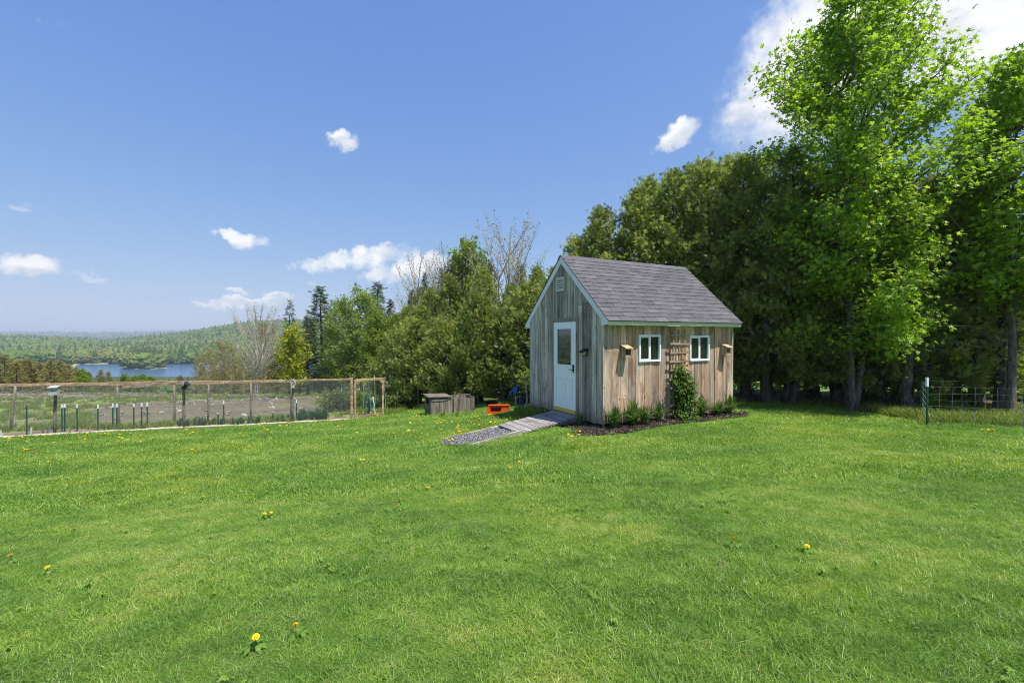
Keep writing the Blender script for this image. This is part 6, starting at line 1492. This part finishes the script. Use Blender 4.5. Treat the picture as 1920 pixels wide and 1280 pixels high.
near = [(472, 1220, 'largest nearby dandelion at the bottom of the lawn'), (556, 1195, 'second nearby dandelion, right of the largest one'), (83, 1074, 'lone dandelion low at the left side of the lawn'), (17, 1054, 'dandelion close to the left picture edge'), (574, 943, 'bright lone dandelion in the middle left of the lawn'), (378, 937, 'small dandelion left of the bright lone one'), (490, 970, 'left of the two close dandelions left of the lawn centre'), (506, 968, 'right of the two close dandelions left of the lawn centre'),
        (747, 944, 'upper of two dandelions one above the other in mid lawn'), (749, 953, 'lower of two dandelions one above the other in mid lawn'), (708, 996, 'single dandelion below the vertical pair in mid lawn'), (799, 920, 'single small dandelion right of the vertical pair'), (1376, 1024, 'left of two dandelions on the right half of the lawn'), (1515, 1033, 'right of two dandelions on the right half of the lawn, by a bare tuft'),
        (973, 868, 'upper right of two dandelions straight below the gravel'), (955, 882, 'lower left of two dandelions straight below the gravel'), (676, 864, 'left of two adjoining dandelions below the gate'), (683, 864, 'right of two adjoining dandelions below the gate'), (786, 862, 'lone dandelion left below the gravel landing'), (1357, 828, 'left of two dandelions below the right shed end'), (1375, 825, 'right of two dandelions below the right shed end')]
rr = random.Random(21)
for k, (px, py, lab) in enumerate(near):
    x, y, z = ground_px(px, py + 4); hgt = .075 if py > 1100 else rr.uniform(.05, .07); s = 1.0 if k == 0 else rr.uniform(.75, .95)
    o = empty('dandelion', (x, y, z), rr.uniform(0, 6), lab, 'flower', 'dandelions standing singly in the lawn')
    tl = Vector((rr.uniform(-.015, .015), -rr.uniform(.005, .02), hgt)); st = MB().tube([(0, 0, 0), tl * .5 + Vector((.004, 0, 0)), tl], [.003, .0028, .003], 5).build('stem', M['dstem'], o)
    h_ = link('flower_head', HM, o); h_.location = tl; h_.scale = (s,) * 3; h_.rotation_euler = (rr.uniform(.25, .6), rr.uniform(-.2, .2), 0)
    link('leaves', RM[k % 3], o)
# small ones, one mesh each: head, stem
def small_dandelion(i):
    v, f = dandelion_head(.026, .085); f = [q for q in f if True]; mb = MB(); mb.v = v[:18 * 4 + 16 * 4]; mb.f = f[:34]; nf = len(mb.f); mb.tube([(0, 0, 0), (.004, 0, .09)], .003, 4); me = mb.mesh('dandelion_small', [M['petal'], M['dstem']])
    for p in me.polygons: p.material_index = 0 if p.index < nf else 1
    return me
SD = small_dandelion(0)
def sow(n, fn, label, group, s0=.8, s1=1.25):
    k = 0
    for _ in range(n * 20):
        if k >= n: break
        q = fn()
        if q is None: continue
        x, y, z = ground_px(*q)
        if not (1 < y < 40): continue
        o = link('dandelion', SD); o.location = (x, y, z); s = rr.uniform(s0, s1); o.scale = (s,) * 3; o.rotation_euler = (rr.uniform(-.1, .45), rr.uniform(-.25, .25), rr.uniform(0, 6)); tag(o, label, 'flower', group); k += 1
def strip():
    px = rr.uniform(0, 720); base = 822 - 32 * px / 660; return (px, base + abs(rr.gauss(0, 1)) * 11 + 3)
sow(88, strip, 'tiny dandelion in the strip of lawn along the log edge of the garden', 'dandelions along the garden fence')
sow(12, lambda: (rr.gauss(45, 35), rr.gauss(858, 14)) , 'small dandelion in the loose patch at the left lawn edge below the fence', 'dandelions in the left lawn patch')
sow(52, lambda: (lambda t: (895 + 70 * t + rr.gauss(0, 18), 803 - 26 * t + rr.gauss(0, 7)))(rr.uniform(-.45, 1)), 'yellow dandelion in the thick patch between the compost bins and the ramp', 'dandelions beside the ramp')
sow(36, lambda: (rr.uniform(664, 712), rr.uniform(768, 784)), 'yellow dandelion in the crowded patch seen through the gate', 'dandelions behind the gate')
sow(38, lambda: (rr.uniform(715, 900), rr.uniform(776, 822)), 'scattered dandelion in the lawn between the gate and the compost bins', 'dandelions before the compost bins')
sow(6, lambda: (rr.uniform(1065, 1085), rr.uniform(808, 827)), 'small dandelion in the group just right of the ramp', 'dandelions right of the ramp')
sow(6, lambda: (rr.uniform(1836, 1868), rr.uniform(806, 822)), 'dandelion in the small group before the wire fence', 'dandelions before the wire fence')
sow(9, lambda: (rr.uniform(1420, 1720), 757 + (rr.random() * 6) + 14 * 0), 'dandelion at the shaded lawn edge under the hedge', 'dandelions under the hedge')
sow(4, lambda: (rr.uniform(838, 852), rr.uniform(828, 834)), 'dandelion at the pointed end of the gravel landing', 'dandelions at the gravel tip')
sow(5, lambda: (rr.uniform(150, 360), rr.uniform(828, 850)), 'sparse dandelion in the upper left lawn a little below the fence strip', 'sparse dandelions upper left lawn')

# bleached sticks and stumps along the field edge
import bmesh
stick_src = source_collection('stick_sources', [MB().tube([(-.5, 0, 0), (-.15, .05, .03), (.2, -.03, .05), (.5, .06, .02)], [.035, .03, .025, .012], 5).mesh(f'stick_{i}', M['debris']) for i in range(2)] + [pebble('lump', rs, M['debris'])])
r_ = np.random.default_rng(14); px = np.concatenate([r_.uniform(-60, 330, 420), r_.normal(470, 22, 70), r_.uniform(330, 520, 60), r_.normal(150, 18, 80)]); yy = np.concatenate([r_.uniform(33, 47, 420), r_.normal(38, 1, 70), r_.uniform(25, 33, 60), r_.normal(34, 1, 80)]); x = xat(px, yy)
tag(scatter('brushwood', np.stack([x, yy, H(x, yy) + .06 + .15 * r_.uniform(0, 1, len(x)) ** 2], 1), zrots(r_, len(x), .25), uscale(r_.uniform(.2, .95, len(x))), r_.choice([0, 0, 1, 1, 1], len(x)), stick_src), 'bleached branches and stumps strewn along the far field edge')
x = r_.uniform(-24, -6, 260); y = r_.uniform(15, 31, 260); k = field_mask(x, y); x, y = x[k], y[k]
tag(scatter('field_stones', np.stack([x, y, H(x, y) + .03], 1), zrots(r_, len(x), .4), uscale(r_.uniform(.03, .16, len(x))), np.full(len(x), 2), stick_src), 'pale stones and wood scraps on the tilled field')

# ------------------------------------------------------------------ far woods
def crown_mesh(name, seed, mat, conifer=False, sub=3):
    rr = random.Random(seed); bm = bmesh.new(); bmesh.ops.create_icosphere(bm, subdivisions=sub, radius=1); ph = [rr.uniform(0, 6.28) for _ in range(6)]
    for v in bm.verts:
        c = v.co.copy(); f = 1 + .17 * math.sin(5 * c.x + ph[0]) * math.sin(4.5 * c.y + ph[1]) + .13 * math.sin(8 * c.z + ph[2] + 3 * c.x) + rr.uniform(-.12, .12)
        if conifer: t = (c.z + 1) / 2; w = (1.05 - t) * .55 * f * (1 + .15 * math.sin(t * 22)); l = max(1e-6, math.hypot(c.x, c.y)); v.co = Vector((c.x / l * w, c.y / l * w, t * 2.0)) if l > 1e-3 else Vector((0, 0, t * 2.05))
        else: v.co = Vector((c.x * .62 * f, c.y * .62 * f, .95 + c.z * .8 * f))
    me = bpy.data.meshes.new(name); bm.to_mesh(me); bm.free(); me.materials.append(mat); return me
far_src = source_collection('far_sources', [crown_mesh(f'far_broad_{i}', i, M['fardecid']) for i in range(4)] + [crown_mesh(f'far_conifer_{i}', 20 + i, M['farconif'], True) for i in range(3)])
def woods(name, n, fn, s0, s1, pc, label, seed, low=False):
    g = np.random.default_rng(seed); x, y = fn(g, n); z = H(x, y); k = z > LAKE_Z + EYE + .8; x, y, z = x[k], y[k], z[k]; m = len(x)
    if low: k = (z + 2.1 * s1) < EYE - np.interp(y, [98, 300, 455], [77, 76, 74.5]) / F * y + np.where((x / y > -.945) & (x / y < -.69), 0, np.where(x / y >= -.69, np.interp(y, [98, 455], [9, 34]), np.interp(y, [98, 455], [3, 12]))); x, y, z = x[k], y[k], z[k]; m = len(x)
    blob = .5 + .5 * np.sin(x * .013 + 2 * np.sin(y * .006)) * np.sin(y * .011 + x * .004); con = g.uniform(0, 1, m) < np.clip(pc * 2 * blob, 0, 1)
    s = g.uniform(s0, s1, m); sc = np.stack([s * g.uniform(.85, 1.25, m), s * g.uniform(.85, 1.25, m), s * np.where(con, g.uniform(.95, 1.35, m), g.uniform(.8, 1.1, m))], 1)
    tag(scatter(name, np.stack([x, y, z - .5], 1), zrots(g, m), sc, np.where(con, g.integers(4, 7, m), g.integers(0, 4, m)), far_src), label)
def wedge(a0, a1, y0, y1):
    def f(g, n): y = np.sqrt(g.uniform(y0 ** 2, y1 ** 2, n)); a = g.uniform(a0, a1, n); return a * y, y
    return f
woods('lakeside_woods', 7200, wedge(-1.9, -.45, 98, 455), 3.0, 4.2, .4, 'woods on the slope between the field and the lake', 1, True)
woods('hill_woods', 21000, wedge(-2.0, -.40, 640, 1720), 6.5, 9.5, .13, 'wooded hills on the far side of the lake', 2)
woods('point_woods', 420, lambda g, n: (-474 + g.normal(0, 17, n), 584 + g.normal(0, 10, n)), 7.5, 10.5, .2, 'wooded point reaching into the lake', 3)
woods('shore_woods', 900, lambda g, n: (lambda a, y: (a * y, y))(g.uniform(-1.2, -.5, n), g.uniform(650, 700, n)), 6, 8.5, .3, 'line of woods along the far lake shore', 4)
woods('distant_woods', 7000, wedge(-1.9, -.2, 4200, 6300), 16, 26, .3, 'far bluish ridge of woods on the horizon', 5)

# ------------------------------------------------------------------ haze in the valley air
def haze():
    X, Y0, Y1, Z0, Z1 = 9300, -9300, 9300, -90, 130
    o = MB().box((-X, Y0, Z0), (X, Y1, Z1)).build('haze', [], None)
    m = bpy.data.materials.new('valley_haze'); m.use_nodes = True; nt = m.node_tree; nt.nodes.clear(); out = nd(nt, 'ShaderNodeOutputMaterial')
    v = nd(nt, 'ShaderNodeVolumePrincipled', {'Color': (.80, .89, 1, 1), 'Density': HAZE, 'Anisotropy': .2}); nt.links.new(v.outputs[0], out.inputs['Volume']); o.data.materials.append(m)
    tag(o, 'thin pale blue summer haze in the air', kind='stuff')
HAZE = 0.00018
haze()
